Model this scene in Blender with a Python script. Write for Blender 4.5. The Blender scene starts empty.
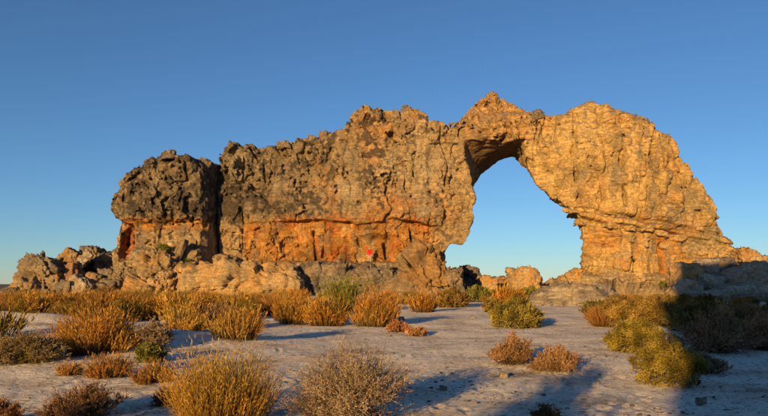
import bpy, bmesh, math, random, time
import numpy as np
from mathutils import Vector, Matrix, Euler

T0 = time.time()
sc = bpy.context.scene
COL = sc.collection

# ------------------------------------------------------------------ camera, sky, sun, exposure
F_PX = 665.0; CX = 384.0; HY = 283.0; CAM_Z = 1.6       # focal length in photo pixels, horizon row
cam = bpy.data.cameras.new('camera'); cam_o = bpy.data.objects.new('camera', cam); COL.objects.link(cam_o)
cam_o.location = (0, 0, CAM_Z); cam_o.rotation_euler = (math.radians(90), 0, 0)
cam.sensor_width = 36.0; cam.lens = 36.0 * F_PX / 768.0; cam.shift_y = (HY - 208.0) / 768.0
cam.clip_start = 0.05; cam.clip_end = 20000
sc.camera = cam_o

SUN_AZ = math.radians(23.5)      # the light travels this far to the right of +Y
SUN_EL = math.radians(9.3)
w = bpy.data.worlds.new('World'); sc.world = w; w.use_nodes = True
nt = w.node_tree; nt.nodes.clear()
sky = nt.nodes.new('ShaderNodeTexSky'); sky.sky_type = 'NISHITA'; sky.sun_disc = False
sky.sun_elevation = SUN_EL; sky.sun_rotation = math.pi + SUN_AZ
sky.air_density = 1.0; sky.dust_density = 0.0; sky.ozone_density = 4.3; sky.altitude = 1200
bg = nt.nodes.new('ShaderNodeBackground'); bg.inputs[1].default_value = 0.075
wo = nt.nodes.new('ShaderNodeOutputWorld')
nt.links.new(sky.outputs[0], bg.inputs[0]); nt.links.new(bg.outputs[0], wo.inputs[0])
sun = bpy.data.lights.new('sun', 'SUN'); sun.energy = 5.0; sun.angle = math.radians(0.5); sun.color = (1.0, 0.625, 0.225)
sun_o = bpy.data.objects.new('sun', sun); COL.objects.link(sun_o)
ldir = Vector((math.sin(SUN_AZ) * math.cos(SUN_EL), math.cos(SUN_AZ) * math.cos(SUN_EL), -math.sin(SUN_EL)))
sun_o.rotation_euler = ldir.to_track_quat('-Z', 'Y').to_euler()
sun_o.location = (-30, -60, 30)
sc.view_settings.view_transform = 'Standard'; sc.view_settings.look = 'None'
sc.view_settings.gamma = 1.0; sc.view_settings.use_curve_mapping = False
sc.view_settings.exposure = 0.74
sc.cycles.max_bounces = 6

# ------------------------------------------------------------------ numpy noise
_rng = np.random.RandomState(7)
PERM = np.concatenate([_rng.permutation(256)] * 2).astype(np.int32)
GRAD = _rng.randn(256, 3).astype(np.float32); GRAD /= np.linalg.norm(GRAD, axis=1)[:, None]
def gnoise(x, y, z):
    x = np.asarray(x, np.float32); y = np.asarray(y, np.float32); z = np.asarray(z, np.float32)
    xf = np.floor(x); yf = np.floor(y); zf = np.floor(z)
    xi = xf.astype(np.int32) & 255; yi = yf.astype(np.int32) & 255; zi = zf.astype(np.int32) & 255
    x = x - xf; y = y - yf; z = z - zf
    u = x*x*x*(x*(x*6-15)+10); v = y*y*y*(y*(y*6-15)+10); t = z*z*z*(z*(z*6-15)+10)
    out = 0
    for dx in (0, 1):
        pa = PERM[(xi+dx) & 255]; wx = u if dx else 1-u
        for dy in (0, 1):
            pb = PERM[(pa+yi+dy) & 255]; wy = wx*(v if dy else 1-v)
            for dz in (0, 1):
                h = PERM[(pb+zi+dz) & 255]
                g = GRAD[h]
                out = out + wy*(t if dz else 1-t)*(g[..., 0]*(x-dx)+g[..., 1]*(y-dy)+g[..., 2]*(z-dz))
    return out*1.5
def fbm(x, y, z, o=4, gain=0.5, lac=2.03):
    s = 0; a = 1.0; n = 0
    for i in range(o):
        s = s + a*gnoise(x+i*17.3, y+i*9.1, z-i*5.7); n += a
        x = x*lac; y = y*lac; z = z*lac; a *= gain
    return s/n
def _h3(i, j, k, s):
    n = (i*73856093) ^ (j*19349663) ^ (k*83492791) ^ (s*2654435)
    n = (n ^ (n >> 13))*1274126177
    n = n ^ (n >> 16)
    return (n & 65535).astype(np.float32)/65535.0
def worley(x, y, z, jit=0.9, seed=1):
    """F1, F2 and a random value of the nearest cell"""
    x = np.asarray(x, np.float32); y = np.asarray(y, np.float32); z = np.asarray(z, np.float32)
    xf = np.floor(x-0.5); yf = np.floor(y-0.5); zf = np.floor(z-0.5)
    xi = xf.astype(np.int64); yi = yf.astype(np.int64); zi = zf.astype(np.int64)
    f1 = np.full(x.shape, 9, np.float32); f2 = f1.copy(); rv = np.zeros(x.shape, np.float32); tl = rv.copy()
    for dx in (0, 1):
        for dy in (0, 1):
            for dz in (0, 1):
                i, j, k = xi+dx, yi+dy, zi+dz
                hx = _h3(i, j, k, seed); hy = _h3(i, j, k, seed+11); hz = _h3(i, j, k, seed+23)
                ax = x-(xf+dx+.5+(hx-.5)*jit); ay = y-(yf+dy+.5+(hy-.5)*jit); az = z-(zf+dz+.5+(hz-.5)*jit)
                d = ax*ax+ay*ay+az*az
                near = d < f1
                tl = np.where(near, ax*((hx*7.13) % 1-.5)+ay*((hy*5.37) % 1-.5)+az*((hz*9.71) % 1-.5), tl)
                f2 = np.where(near, f1, np.minimum(f2, d)); rv = np.where(near, hx*.61+hy*.39, rv)
                f1 = np.where(near, d, f1)
    return np.sqrt(f1), np.sqrt(f2), rv, tl
def sstep(a, b, x):
    t = np.clip((x-a)/(b-a), 0, 1); return t*t*(3-2*t)
def smax(a, b, k):
    h = np.maximum(k-np.abs(a-b), 0)/k
    return np.maximum(a, b)+h*h*k*0.25
def poly_sdf(px, py, poly):
    """signed distance to a closed polygon, negative inside"""
    P = np.array(poly, np.float32); n = len(P)
    d = np.full(px.shape, 1e9, np.float32); ins = np.zeros(px.shape, bool)
    for i in range(n):
        ax, ay = P[i]; bx, by = P[(i+1) % n]
        ex, ey = bx-ax, by-ay; l2 = ex*ex+ey*ey+1e-9
        t = np.clip(((px-ax)*ex+(py-ay)*ey)/l2, 0, 1)
        d = np.minimum(d, (px-ax-t*ex)**2+(py-ay-t*ey)**2)
        if ay != by:
            c = ((ay > py) != (by > py)) & (px < (bx-ax)*(py-ay)/(by-ay)+ax)
            ins ^= c
    d = np.sqrt(d)
    return np.where(ins, -d, d)
def at(px, py, Y):
    return ((px-CX)/F_PX*Y, Y, CAM_Z+(HY-py)/F_PX*Y)

# ------------------------------------------------------------------ materials
def new_mat(name):
    m = bpy.data.materials.new(name); m.use_nodes = True
    n = m.node_tree.nodes; b = n['Principled BSDF']
    b.inputs['Roughness'].default_value = 0.9
    b.inputs['Specular IOR Level'].default_value = 0.15
    return m, m.node_tree, n, b
def ramp(n, stops):
    r = n.new('ShaderNodeValToRGB'); e = r.color_ramp.elements
    while len(e) > 1: e.remove(e[-1])
    e[0].position = stops[0][0]; e[0].color = stops[0][1]
    for p, c in stops[1:]:
        x = e.new(p); x.color = c
    return r
def g1(v): return (v, v, v, 1)
def rock_material(name, bump=0.5, scale=1.0, tint=(1, 1, 1)):
    """vertex colour of the stone times fine mineral speckle, with fine relief"""
    m, t, n, b = new_mat(name); L = t.links.new
    co = n.new('ShaderNodeTexCoord')
    vc = n.new('ShaderNodeVertexColor'); vc.layer_name = 'Col'
    oi = n.new('ShaderNodeObjectInfo')
    ns = n.new('ShaderNodeTexNoise'); ns.inputs['Scale'].default_value = 3.2*scale; ns.inputs['Detail'].default_value = 9; ns.inputs['Roughness'].default_value = 0.72
    L(co.outputs['Object'], ns.inputs['Vector'])
    r = ramp(n, [(0.28, (0.42, 0.43, 0.46, 1)), (0.45, (0.86, 0.84, 0.82, 1)), (0.56, (1.05, 1.03, 1.0, 1)), (0.72, (1.42, 1.36, 1.25, 1))])
    L(ns.outputs['Fac'], r.inputs[0])
    m1 = n.new('ShaderNodeMix'); m1.data_type = 'RGBA'; m1.blend_type = 'MULTIPLY'; m1.inputs[0].default_value = 1
    L(vc.outputs['Color'], m1.inputs[6]); L(r.outputs[0], m1.inputs[7])
    # dark lichen freckles
    v = n.new('ShaderNodeTexNoise'); v.inputs['Scale'].default_value = 9*scale; v.inputs['Detail'].default_value = 5; v.inputs['Roughness'].default_value = 0.65
    L(co.outputs['Object'], v.inputs['Vector'])
    r2 = ramp(n, [(0.36, g1(0.35)), (0.46, g1(1.0))]); L(v.outputs['Fac'], r2.inputs[0])
    m2 = n.new('ShaderNodeMix'); m2.data_type = 'RGBA'; m2.blend_type = 'MULTIPLY'; m2.inputs[0].default_value = 0.75
    L(m1.outputs[2], m2.inputs[6]); L(r2.outputs[0], m2.inputs[7])
    m3 = n.new('ShaderNodeMix'); m3.data_type = 'RGBA'; m3.blend_type = 'MULTIPLY'; m3.inputs[0].default_value = 1
    L(m2.outputs[2], m3.inputs[6]); L(oi.outputs['Color'], m3.inputs[7])
    L(m3.outputs[2], b.inputs['Base Color'])
    n3 = n.new('ShaderNodeTexNoise'); n3.inputs['Scale'].default_value = 2.3*scale; n3.inputs['Detail'].default_value = 12; n3.inputs['Roughness'].default_value = 0.78
    L(co.outputs['Object'], n3.inputs['Vector'])
    bp = n.new('ShaderNodeBump'); bp.inputs['Strength'].default_value = bump; bp.inputs['Distance'].default_value = 0.35/scale
    # crisp broken facets and thin bedding seams
    dn = n.new('ShaderNodeVectorMath'); dn.operation = 'MULTIPLY_ADD'; L(ns.outputs['Color'], dn.inputs[0]); dn.inputs[1].default_value = (0.35, 0.35, 0.35); L(co.outputs['Object'], dn.inputs[2])
    hs = n3.outputs['Fac']
    for scl, amp in ((1.5*scale, 0.40), (3.6*scale, 0.24)):
        vo = n.new('ShaderNodeTexVoronoi'); vo.inputs['Scale'].default_value = scl; L(dn.outputs[0], vo.inputs['Vector'])
        sp = n.new('ShaderNodeSeparateColor'); L(vo.outputs['Color'], sp.inputs[0])
        ma = n.new('ShaderNodeMath'); ma.operation = 'MULTIPLY_ADD'; L(sp.outputs[0], ma.inputs[0]); ma.inputs[1].default_value = amp; L(hs, ma.inputs[2]); hs = ma.outputs[0]
    mp = n.new('ShaderNodeMapping'); mp.inputs['Scale'].default_value = (0.35, 0.35, 4.2); mp.inputs['Rotation'].default_value = (0, 0.07, 0); L(dn.outputs[0], mp.inputs['Vector'])
    bd = n.new('ShaderNodeTexNoise'); bd.inputs['Scale'].default_value = 1.1*scale; bd.inputs['Detail'].default_value = 4; L(mp.outputs[0], bd.inputs['Vector'])
    rb = ramp(n, [(0.44, g1(1)), (0.485, g1(0.0)), (0.53, g1(1))]); L(bd.outputs['Fac'], rb.inputs[0])
    ma = n.new('ShaderNodeMath'); ma.operation = 'MULTIPLY_ADD'; L(rb.outputs[0], ma.inputs[0]); ma.inputs[1].default_value = 0.22; L(hs, ma.inputs[2])
    L(ma.outputs[0], bp.inputs['Height']); L(bp.outputs[0], b.inputs['Normal'])
    return m
M_ARCH = rock_material('arch_sandstone', 0.9, 1.0)
M_ROCK = rock_material('boulder_sandstone', 0.8, 1.3)
def plant_material(name, rough=0.75, trans=0.25):
    m, t, n, b = new_mat(name); L = t.links.new
    vc = n.new('ShaderNodeVertexColor'); vc.layer_name = 'Col'
    oi = n.new('ShaderNodeObjectInfo')
    mx = n.new('ShaderNodeMix'); mx.data_type = 'RGBA'; mx.blend_type = 'MULTIPLY'; mx.inputs[0].default_value = 1
    L(vc.outputs['Color'], mx.inputs[6]); L(oi.outputs['Color'], mx.inputs[7])
    L(mx.outputs[2], b.inputs['Base Color'])
    b.inputs['Roughness'].default_value = rough
    tr = n.new('ShaderNodeBsdfTranslucent'); L(mx.outputs[2], tr.inputs[0])
    ms = n.new('ShaderNodeMixShader'); ms.inputs[0].default_value = trans
    L(b.outputs[0], ms.inputs[1]); L(tr.outputs[0], ms.inputs[2])
    L(ms.outputs[0], n['Material Output'].inputs[0])
    return m
M_LEAF = plant_material('dry_foliage'); M_WOOD = plant_material('weathered_stem', 0.9, 0.0)
def flat_mat(name, col, rough=0.8):
    m, t, n, b = new_mat(name); L = t.links.new
    ns = n.new('ShaderNodeTexNoise'); ns.inputs['Scale'].default_value = 25; ns.inputs['Detail'].default_value = 4
    r = ramp(n, [(0.3, tuple(c*0.75 for c in col)+(1,)), (0.7, tuple(min(1, c*1.2) for c in col)+(1,))])
    L(ns.outputs['Fac'], r.inputs[0]); L(r.outputs[0], b.inputs['Base Color']); b.inputs['Roughness'].default_value = rough
    return m

# ------------------------------------------------------------------ mesh helpers
def mesh_np(name, v, faces_list, col=None, smooth=True):
    """faces_list: list of int arrays (n, k)"""
    me = bpy.data.meshes.new(name)
    v = np.asarray(v, np.float32)
    me.vertices.add(len(v)); me.vertices.foreach_set('co', v.ravel())
    loops = []; starts = []; tot = 0
    for f in faces_list:
        f = np.asarray(f, np.int32)
        if len(f) == 0: continue
        k = f.shape[1]; loops.append(f.ravel()); starts.append(tot+np.arange(len(f))*k); tot += f.size
    loops = np.concatenate(loops); starts = np.concatenate(starts).astype(np.int32)
    me.loops.add(len(loops)); me.loops.foreach_set('vertex_index', loops)
    me.polygons.add(len(starts)); me.polygons.foreach_set('loop_start', starts)
    me.update(calc_edges=True); me.validate()
    if smooth: me.polygons.foreach_set('use_smooth', np.ones(len(me.polygons), bool))
    if col is not None:
        a = me.color_attributes.new('Col', 'FLOAT_COLOR', 'POINT')
        c = np.ones((len(v), 4), np.float32); c[:, :3] = col
        a.data.foreach_set('color', c.ravel())
    return me
def link(name, data, mat=None, parent=None, loc=None, rot=None, scale=None):
    o = bpy.data.objects.new(name, data); COL.objects.link(o)
    if mat is not None and data is not None and len(data.materials) == 0: data.materials.append(mat)
    if parent is not None: o.parent = parent
    if loc is not None: o.location = loc
    if rot is not None: o.rotation_euler = rot
    if scale is not None: o.scale = scale
    return o
def tag(o, label, cat, group=None, kind=None):
    if label: o['label'] = label
    if cat: o['category'] = cat
    if group: o['group'] = group
    if kind: o['kind'] = kind
    return o

# ------------------------------------------------------------------ ground
FOOT = []
_fr = random.Random(3)
def path_x(y):   # the trodden sand path that runs towards the arch
    return np.interp(y, [4, 8, 12, 20, 30, 45, 60], [2.6, 2.7, 4.0, 5.0, 5.0, 4.6, 5.0])
def ground_z(x, y):
    x = np.asarray(x, np.float32); y = np.asarray(y, np.float32)
    r = np.sqrt(x*x+y*y)
    z = 0.16*fbm(x/7.0, y/7.0, 0*x+3.1, 3)+0.05*fbm(x/1.3, y/1.3, 0*x+8.8, 3)
    z = z*sstep(2, 7, r)
    z = z+0.45*sstep(60, 70, y)*sstep(120, 90, y)*sstep(-45, -30, x)*0.6
    z = z+0.35*np.exp(-(((x+6.5)/3.0)**2+((y-17.5)/1.6)**2))          # low pale sand hummocks on the left
    z = z+0.45*np.exp(-(((x+15.0)/3.5)**2+((y-26.5)/2.2)**2))
    z = z-14*sstep(110, 600, r)+6*sstep(300, 3000, r)*fbm(x/700., y/700., 0*x, 3)
    return z
def build_ground():
    ang = np.concatenate([np.radians(np.arange(-36, 36.001, 0.11)), np.radians(np.arange(38, 322, 4.0))])
    rad = [0.6]
    while rad[-1] < 130: rad.append(rad[-1]*(1.3 if rad[-1] < 4 else 1.0115))
    while rad[-1] < 9000: rad.append(rad[-1]*1.12)
    rad = np.array(rad); na, nr = len(ang), len(rad)
    A, R = np.meshgrid(ang, rad, indexing='ij')
    X = R*np.sin(A); Y = R*np.cos(A); Z = ground_z(X, Y)
    # footprints pressed into the sand
    rr = random.Random(5)
    D = np.zeros_like(X)
    fine = (np.abs(A) < math.radians(36)) & (R < 45)
    prints = []
    for i in range(260):
        y = 6.5+34*rr.random()**1.5
        prints.append((float(path_x(y))+rr.gauss(0, 0.55+0.03*y), y, rr.gauss(0.35, 0.5), rr.uniform(0.7, 1.1)))
    for i in range(520):
        y = 6.5+24*rr.random()**1.3; x = rr.uniform(-0.5, 0.55)*y
        prints.append((x, y, rr.uniform(0, 6.3), rr.uniform(0.5, 1.0)))
    ra = ang[:int(72/0.11)+1]
    for (x, y, a, s) in prints:
        r0 = math.hypot(x, y); a0 = math.atan2(x, y)
        i0 = np.searchsorted(ra, a0-0.3/r0); i1 = np.searchsorted(ra, a0+0.3/r0)
        j0 = np.searchsorted(rad, r0-0.3); j1 = np.searchsorted(rad, r0+0.3)
        if i1 <= i0 or j1 <= j0: continue
        dx = X[i0:i1, j0:j1]-x; dy = Y[i0:i1, j0:j1]-y
        u = (dx*math.sin(a)+dy*math.cos(a))/0.15; v = (dx*math.cos(a)-dy*math.sin(a))/0.065
        q = np.sqrt(u*u+v*v)
        D[i0:i1, j0:j1] += s*(-0.030*np.exp(-q**2*1.3)+0.012*np.exp(-((q-1.5)/0.45)**2))
    Z = Z+D+np.where(R < 60, 0.012*fbm(X*5, Y*5, 0*X+2, 3), 0)
    v = np.stack([X, Y, Z], -1).reshape(-1, 3)
    i = np.arange(na); i2 = (i+1) % na
    j = np.arange(nr-1)
    I, J = np.meshgrid(i, j, indexing='ij'); I2, _ = np.meshgrid(i2, j, indexing='ij')
    q = np.stack([I*nr+J, I*nr+J+1, I2*nr+J+1, I2*nr+J], -1).reshape(-1, 4)[:, ::-1]
    c = len(v); v = np.vstack([v, [[0, 0, float(ground_z(0., 0.))]]])
    tri = np.stack([i*nr, i2*nr, np.full(na, c)], -1)[:, ::-1]
    me = mesh_np('ground', v, [q, tri])
    m, t, n, b = new_mat('white_sand'); L = t.links.new
    co = n.new('ShaderNodeTexCoord')
    n1 = n.new('ShaderNodeTexNoise'); n1.inputs['Scale'].default_value = 0.55; n1.inputs['Detail'].default_value = 8; n1.inputs['Roughness'].default_value = 0.65
    L(co.outputs['Object'], n1.inputs['Vector'])
    r1 = ramp(n, [(0.33, (0.34, 0.265, 0.19, 1)), (0.43, (0.68, 0.58, 0.45, 1)), (0.52, (0.84, 0.745, 0.60, 1)), (0.66, (0.89, 0.81, 0.68, 1))])
    L(n1.outputs['Fac'], r1.inputs[0])
    n2 = n.new('ShaderNodeTexNoise'); n2.inputs['Scale'].default_value = 14; n2.inputs['Detail'].default_value = 6; n2.inputs['Roughness'].default_value = 0.7
    L(co.outputs['Object'], n2.inputs['Vector'])
    r2 = ramp(n, [(0.36, (0.34, 0.29, 0.25, 1)), (0.44, (0.82, 0.79, 0.76, 1)), (0.52, (1.0, 1.0, 1.0, 1)), (0.68, (1.08, 1.08, 1.07, 1))]); L(n2.outputs['Fac'], r2.inputs[0])
    mx = n.new('ShaderNodeMix'); mx.data_type = 'RGBA'; mx.blend_type = 'MULTIPLY'; mx.inputs[0].default_value = 0.8
    L(r1.outputs[0], mx.inputs[6]); L(r2.outputs[0], mx.inputs[7])
    # far ground away from the sand is brown scrub
    geo = n.new('ShaderNodeNewGeometry'); ln = n.new('ShaderNodeVectorMath'); ln.operation = 'LENGTH'
    L(geo.outputs['Position'], ln.inputs[0])
    mr = n.new('ShaderNodeMapRange'); mr.inputs[1].default_value = 55; mr.inputs[2].default_value = 110
    L(ln.outputs['Value'], mr.inputs[0])
    mf = n.new('ShaderNodeMix'); mf.data_type = 'RGBA'; L(mr.outputs[0], mf.inputs[0]); L(mx.outputs[2], mf.inputs[6]); mf.inputs[7].default_value = (0.16, 0.12, 0.075, 1)
    L(mf.outputs[2], b.inputs['Base Color'])
    n3 = n.new('ShaderNodeTexNoise'); n3.inputs['Scale'].default_value = 7; n3.inputs['Detail'].default_value = 10; n3.inputs['Roughness'].default_value = 0.7
    L(co.outputs['Object'], n3.inputs['Vector'])
    bp = n.new('ShaderNodeBump'); bp.inputs['Strength'].default_value = 0.8; bp.inputs['Distance'].default_value = 0.08
    L(n3.outputs['Fac'], bp.inputs['Height']); L(bp.outputs[0], b.inputs['Normal'])
    o = link('ground', me, m); o['kind'] = 'structure'; o['label'] = 'pale trampled sand flat with footprints'
build_ground()

# ------------------------------------------------------------------ the rock arch (signed distance field, meshed with surface nets)
OUTER = [(100, 340), (131, 300), (127, 288), (121, 276), (114, 262), (113, 248), (109, 236), (110, 228), (112, 219), (108, 206), (109, 193), (113, 184), (119, 176), (127, 169),
 (135, 163), (142, 162), (150, 156), (160, 154), (168, 155), (176, 157), (184, 158), (190, 160), (200, 159), (206, 161), (211, 160), (213, 150), (216, 142), (224, 140), (232, 141), (240, 143), (249, 143), (253, 150),
 (262, 148), (268, 144), (278, 146), (286, 145), (296, 141), (306, 137), (316, 136), (326, 134), (336, 132), (345, 130), (348, 125), (352, 118), (357, 112), (362, 108), (366, 106), (372, 109), (381, 111), (390, 112),
 (402, 111), (409, 108), (418, 110), (425, 113), (427, 121), (440, 123), (452, 124), (460, 124), (466, 116), (472, 110), (479, 103), (487, 96), (494, 92), (500, 88), (505, 92), (508, 96),
 (514, 100), (519, 103), (528, 109), (538, 113), (545, 112), (550, 113), (554, 117), (562, 114), (573, 114), (578, 108), (586, 104), (594, 101), (602, 104), (611, 104), (620, 107), (629, 108), (636, 111), (642, 115), (650, 118), (656, 123),
 (659, 134), (666, 136), (674, 137), (679, 144), (683, 152), (687, 161), (691, 170), (700, 182), (706, 187), (712, 194), (716, 200), (719, 207), (721, 219), (726, 228), (731, 235), (735, 241), (739, 249), (750, 250), (756, 256), (775, 262), (800, 275), (810, 340)]
HOLE_F = [(440, 345), (442, 268), (446, 257), (448, 249), (450, 244), (461, 243), (467, 229), (471, 215), (475, 199), (473, 180), (466, 162), (462, 146), (464, 138), (487, 137), (505, 138), (524, 139), (526, 148),
 (526, 159), (530, 175), (545, 191), (559, 204), (577, 215), (584, 225), (585, 244), (587, 271), (588, 345)]
HOLE_B = [(432, 345), (434, 240), (452, 222), (464, 200), (474, 186), (482, 178), (495, 167), (508, 160), (534, 158), (542, 175), (558, 191), (574, 204), (592, 213), (600, 225), (602, 244), (602, 345)]
YS_X = [60, 110, 200, 260, 450, 530, 600, 740, 820]; YS_Y = [72.6, 72.8, 73.2, 75.3, 75.8, 75.8, 73.6, 74.0, 74.0]
Y_BACK = 86.5
def ys(px): return np.interp(px, YS_X, YS_Y)
def depth_front(px, py):
    """how far away the front face stands, as a function of photo-plane coordinates"""
    F = np.interp(px, [60, 112, 125, 160, 200, 206, 210, 238, 243, 300, 360, 400, 450, 500, 530, 560, 590, 620, 655, 690, 740, 800],
                      [76, 74.4, 73.0, 72.5, 73.0, 74.6, 76.9, 77.2, 75.6, 75.2, 74.8, 75.0, 75.6, 75.2, 75.4, 74.6, 73.6, 72.8, 73.2, 74.2, 75.6, 77])
    # a second, shallower column standing in the cleft
    F = F-0.8*sstep(213, 217, px)*sstep(236, 230, px)*sstep(175, 165, py)
    F = F-0.9*sstep(222, 226, px)*sstep(241, 236, px)
    # buttress: thin overhang line, hollow, and bulges to its foot
    bt = sstep(207, 202, px)
    F = F+bt*(0.75*sstep(218.5, 221, py)*sstep(233, 225, py))
    F = F+bt*(0.15+0.5*sstep(178, 160, px)*sstep(132, 140, px))*sstep(221, 224, py)*sstep(252, 249, py)
    F = F+1.9*sstep(1.15, 0.75, np.sqrt(((px-125)/8.5)**2+((py-243)/19)**2))
    F = F-bt*(0.8*sstep(247, 252, py)+0.7*sstep(266, 272, py)+0.5*sstep(284, 294, py))
    # long alcove with the iron-stained back wall under the overhang
    top = 221.5+0.8*np.sin(px/13.)+2.2*sstep(352, 356, px)-3.0*sstep(384, 388, px)+np.where(px > 410, (px-410)*0.22, 0)
    al = sstep(236, 258, px)*sstep(452, 425, px)
    F = F+al*(0.55+0.9*np.clip(0.5+0.5*np.sin(px/9.)+0.5*np.sin(px/23.+1), 0, 1))*((0.36+0.40*sstep(262, 285, px))*sstep(top-0.8, top+1.2, py))*sstep(263.5, 261.0, py)
    F = F+al*0.5*sstep(300, 340, px)*sstep(400, 380, px)*sstep(222, 232, py)*sstep(263, 260, py)
    F = F+1.0*sstep(352, 360, px)*sstep(398, 388, px)*sstep(232, 240, py)*sstep(263, 261, py)
    F = F-0.25*sstep(240, 250, px)*sstep(450, 430, px)*sstep(190, 212, py)*(py < top)           # lip of the overhang
    # ledge under the alcove, stepping forward
    lg = sstep(150, 175, px)*sstep(462, 440, px)
    F = F-lg*(0.9*sstep(261.5, 262.8, py)+1.2*sstep(270, 273, py)+1.0*sstep(283, 292, py))
    # second lip on the wall (thin shelf at y 198)
    F = F-0.5*sstep(370, 390, px)*sstep(455, 430, px)*sstep(197, 199, py)*sstep(222, 205, py)
    # lintel cap
    cp = sstep(455, 468, px)*sstep(548, 530, px)
    F = F-cp*1.0*sstep(108, 118, py)*sstep(170, 150, py)
    F = F+cp*1.2*sstep(112, 98, py)
    F = F-0.5*sstep(425, 432, px)*sstep(470, 455, px)*sstep(141.5, 142.5, py)*-1
    # right pier: head bulges, bedding steps, shaft set back
    F = F-1.3*np.exp(-(((px-585)/26.)**2+((py-155)/38.)**2))-1.1*np.exp(-(((px-642)/20.)**2+((py-165)/34.)**2))
    F = F-0.9*np.exp(-(((px-617)/14.)**2+((py-130)/24.)**2))
    rp = sstep(560, 575, px)
    l1 = 206+(px-570)*0.17; l2 = 217+(px-580)*0.17; l3 = 233+(px-590)*0.08
    F = F+rp*(0.5*sstep(l1-1, l1+1.2, py)-0.5*sstep(l1+3, l1+5, py)+1.0*sstep(l2-1, l2+1.5, py)*sstep(735, 690, px)+0.5*sstep(l3-1, l3+1.2, py)*sstep(720, 690, px))
    F = F-rp*(0.8*sstep(272, 278, py)+1.2*sstep(284, 294, py))*sstep(760, 720, px)
    # batter: the whole face leans back towards the top
    F = F+0.018*np.clip(200-py, 0, 120)
    return F
# vertical joints, photo-plane polylines: (points, depth, half-width in px)
JOINTS = [([(207, 158), (209, 190), (208, 225), (212, 262)], 1.6, 1.5), ([(239, 150), (241, 200), (240, 262)], 0.9, 0.9), ([(184, 158), (185, 185), (181, 215)], 0.7, 0.9), ([(160, 225), (163, 250)], 0.4, 0.7),
 ([(140, 162), (138, 190), (144, 216)], 0.4, 0.8), ([(262, 160), (266, 190), (262, 222)], 0.5, 1.0), ([(298, 150), (302, 185), (296, 222)], 0.45, 1.0), ([(348, 130), (344, 160), (352, 190), (348, 220)], 0.5, 1.1),
 ([(256, 224), (255, 248)], 0.5, 0.8), ([(277, 224), (281, 250)], 0.4, 0.7), ([(313, 232), (315, 262)], 0.6, 0.8), ([(324, 236), (322, 258)], 0.5, 1.0), ([(384, 244), (386, 258)], 0.7, 1.6), ([(409, 226), (413, 250)], 0.5, 0.9),
 ([(577, 112), (572, 150), (578, 200)], 0.9, 2.4), ([(602, 104), (600, 130), (606, 165), (601, 205)], 1.1, 2.2), ([(622, 107), (624, 135), (619, 165), (623, 205)], 1.1, 2.4), ([(657, 126), (648, 155), (645, 205)], 0.9, 1.8), ([(676, 140), (684, 180), (688, 220), (690, 270)], 0.8, 1.6), ([(700, 184), (704, 230), (708, 268)], 0.4, 1.0),
 ([(608, 236), (609, 284)], 0.5, 0.8), ([(634, 240), (636, 284)], 0.6, 0.8), ([(651, 238), (652, 284)], 0.9, 0.9), ([(664, 244), (665, 276)], 0.8, 1.6), ([(620, 215), (622, 240)], 0.4, 0.7), ([(541, 116), (534, 140), (532, 170)], 0.5, 0.9), ([(455, 145), (447, 175), (440, 205)], 0.35, 1.0), ([(416, 150), (411, 190)], 0.3, 1.0)]
_lr = np.random.RandomState(21)
LB = np.cumsum(_lr.uniform(0.45, 1.9, 60))-12.0; LOFF = _lr.uniform(-1, 1, 61); LSH = _lr.uniform(0, 50, 61); LW = _lr.uniform(1.2, 3.0, 61)
def crease(n, w): return np.exp(-(n/w)**2)
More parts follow.
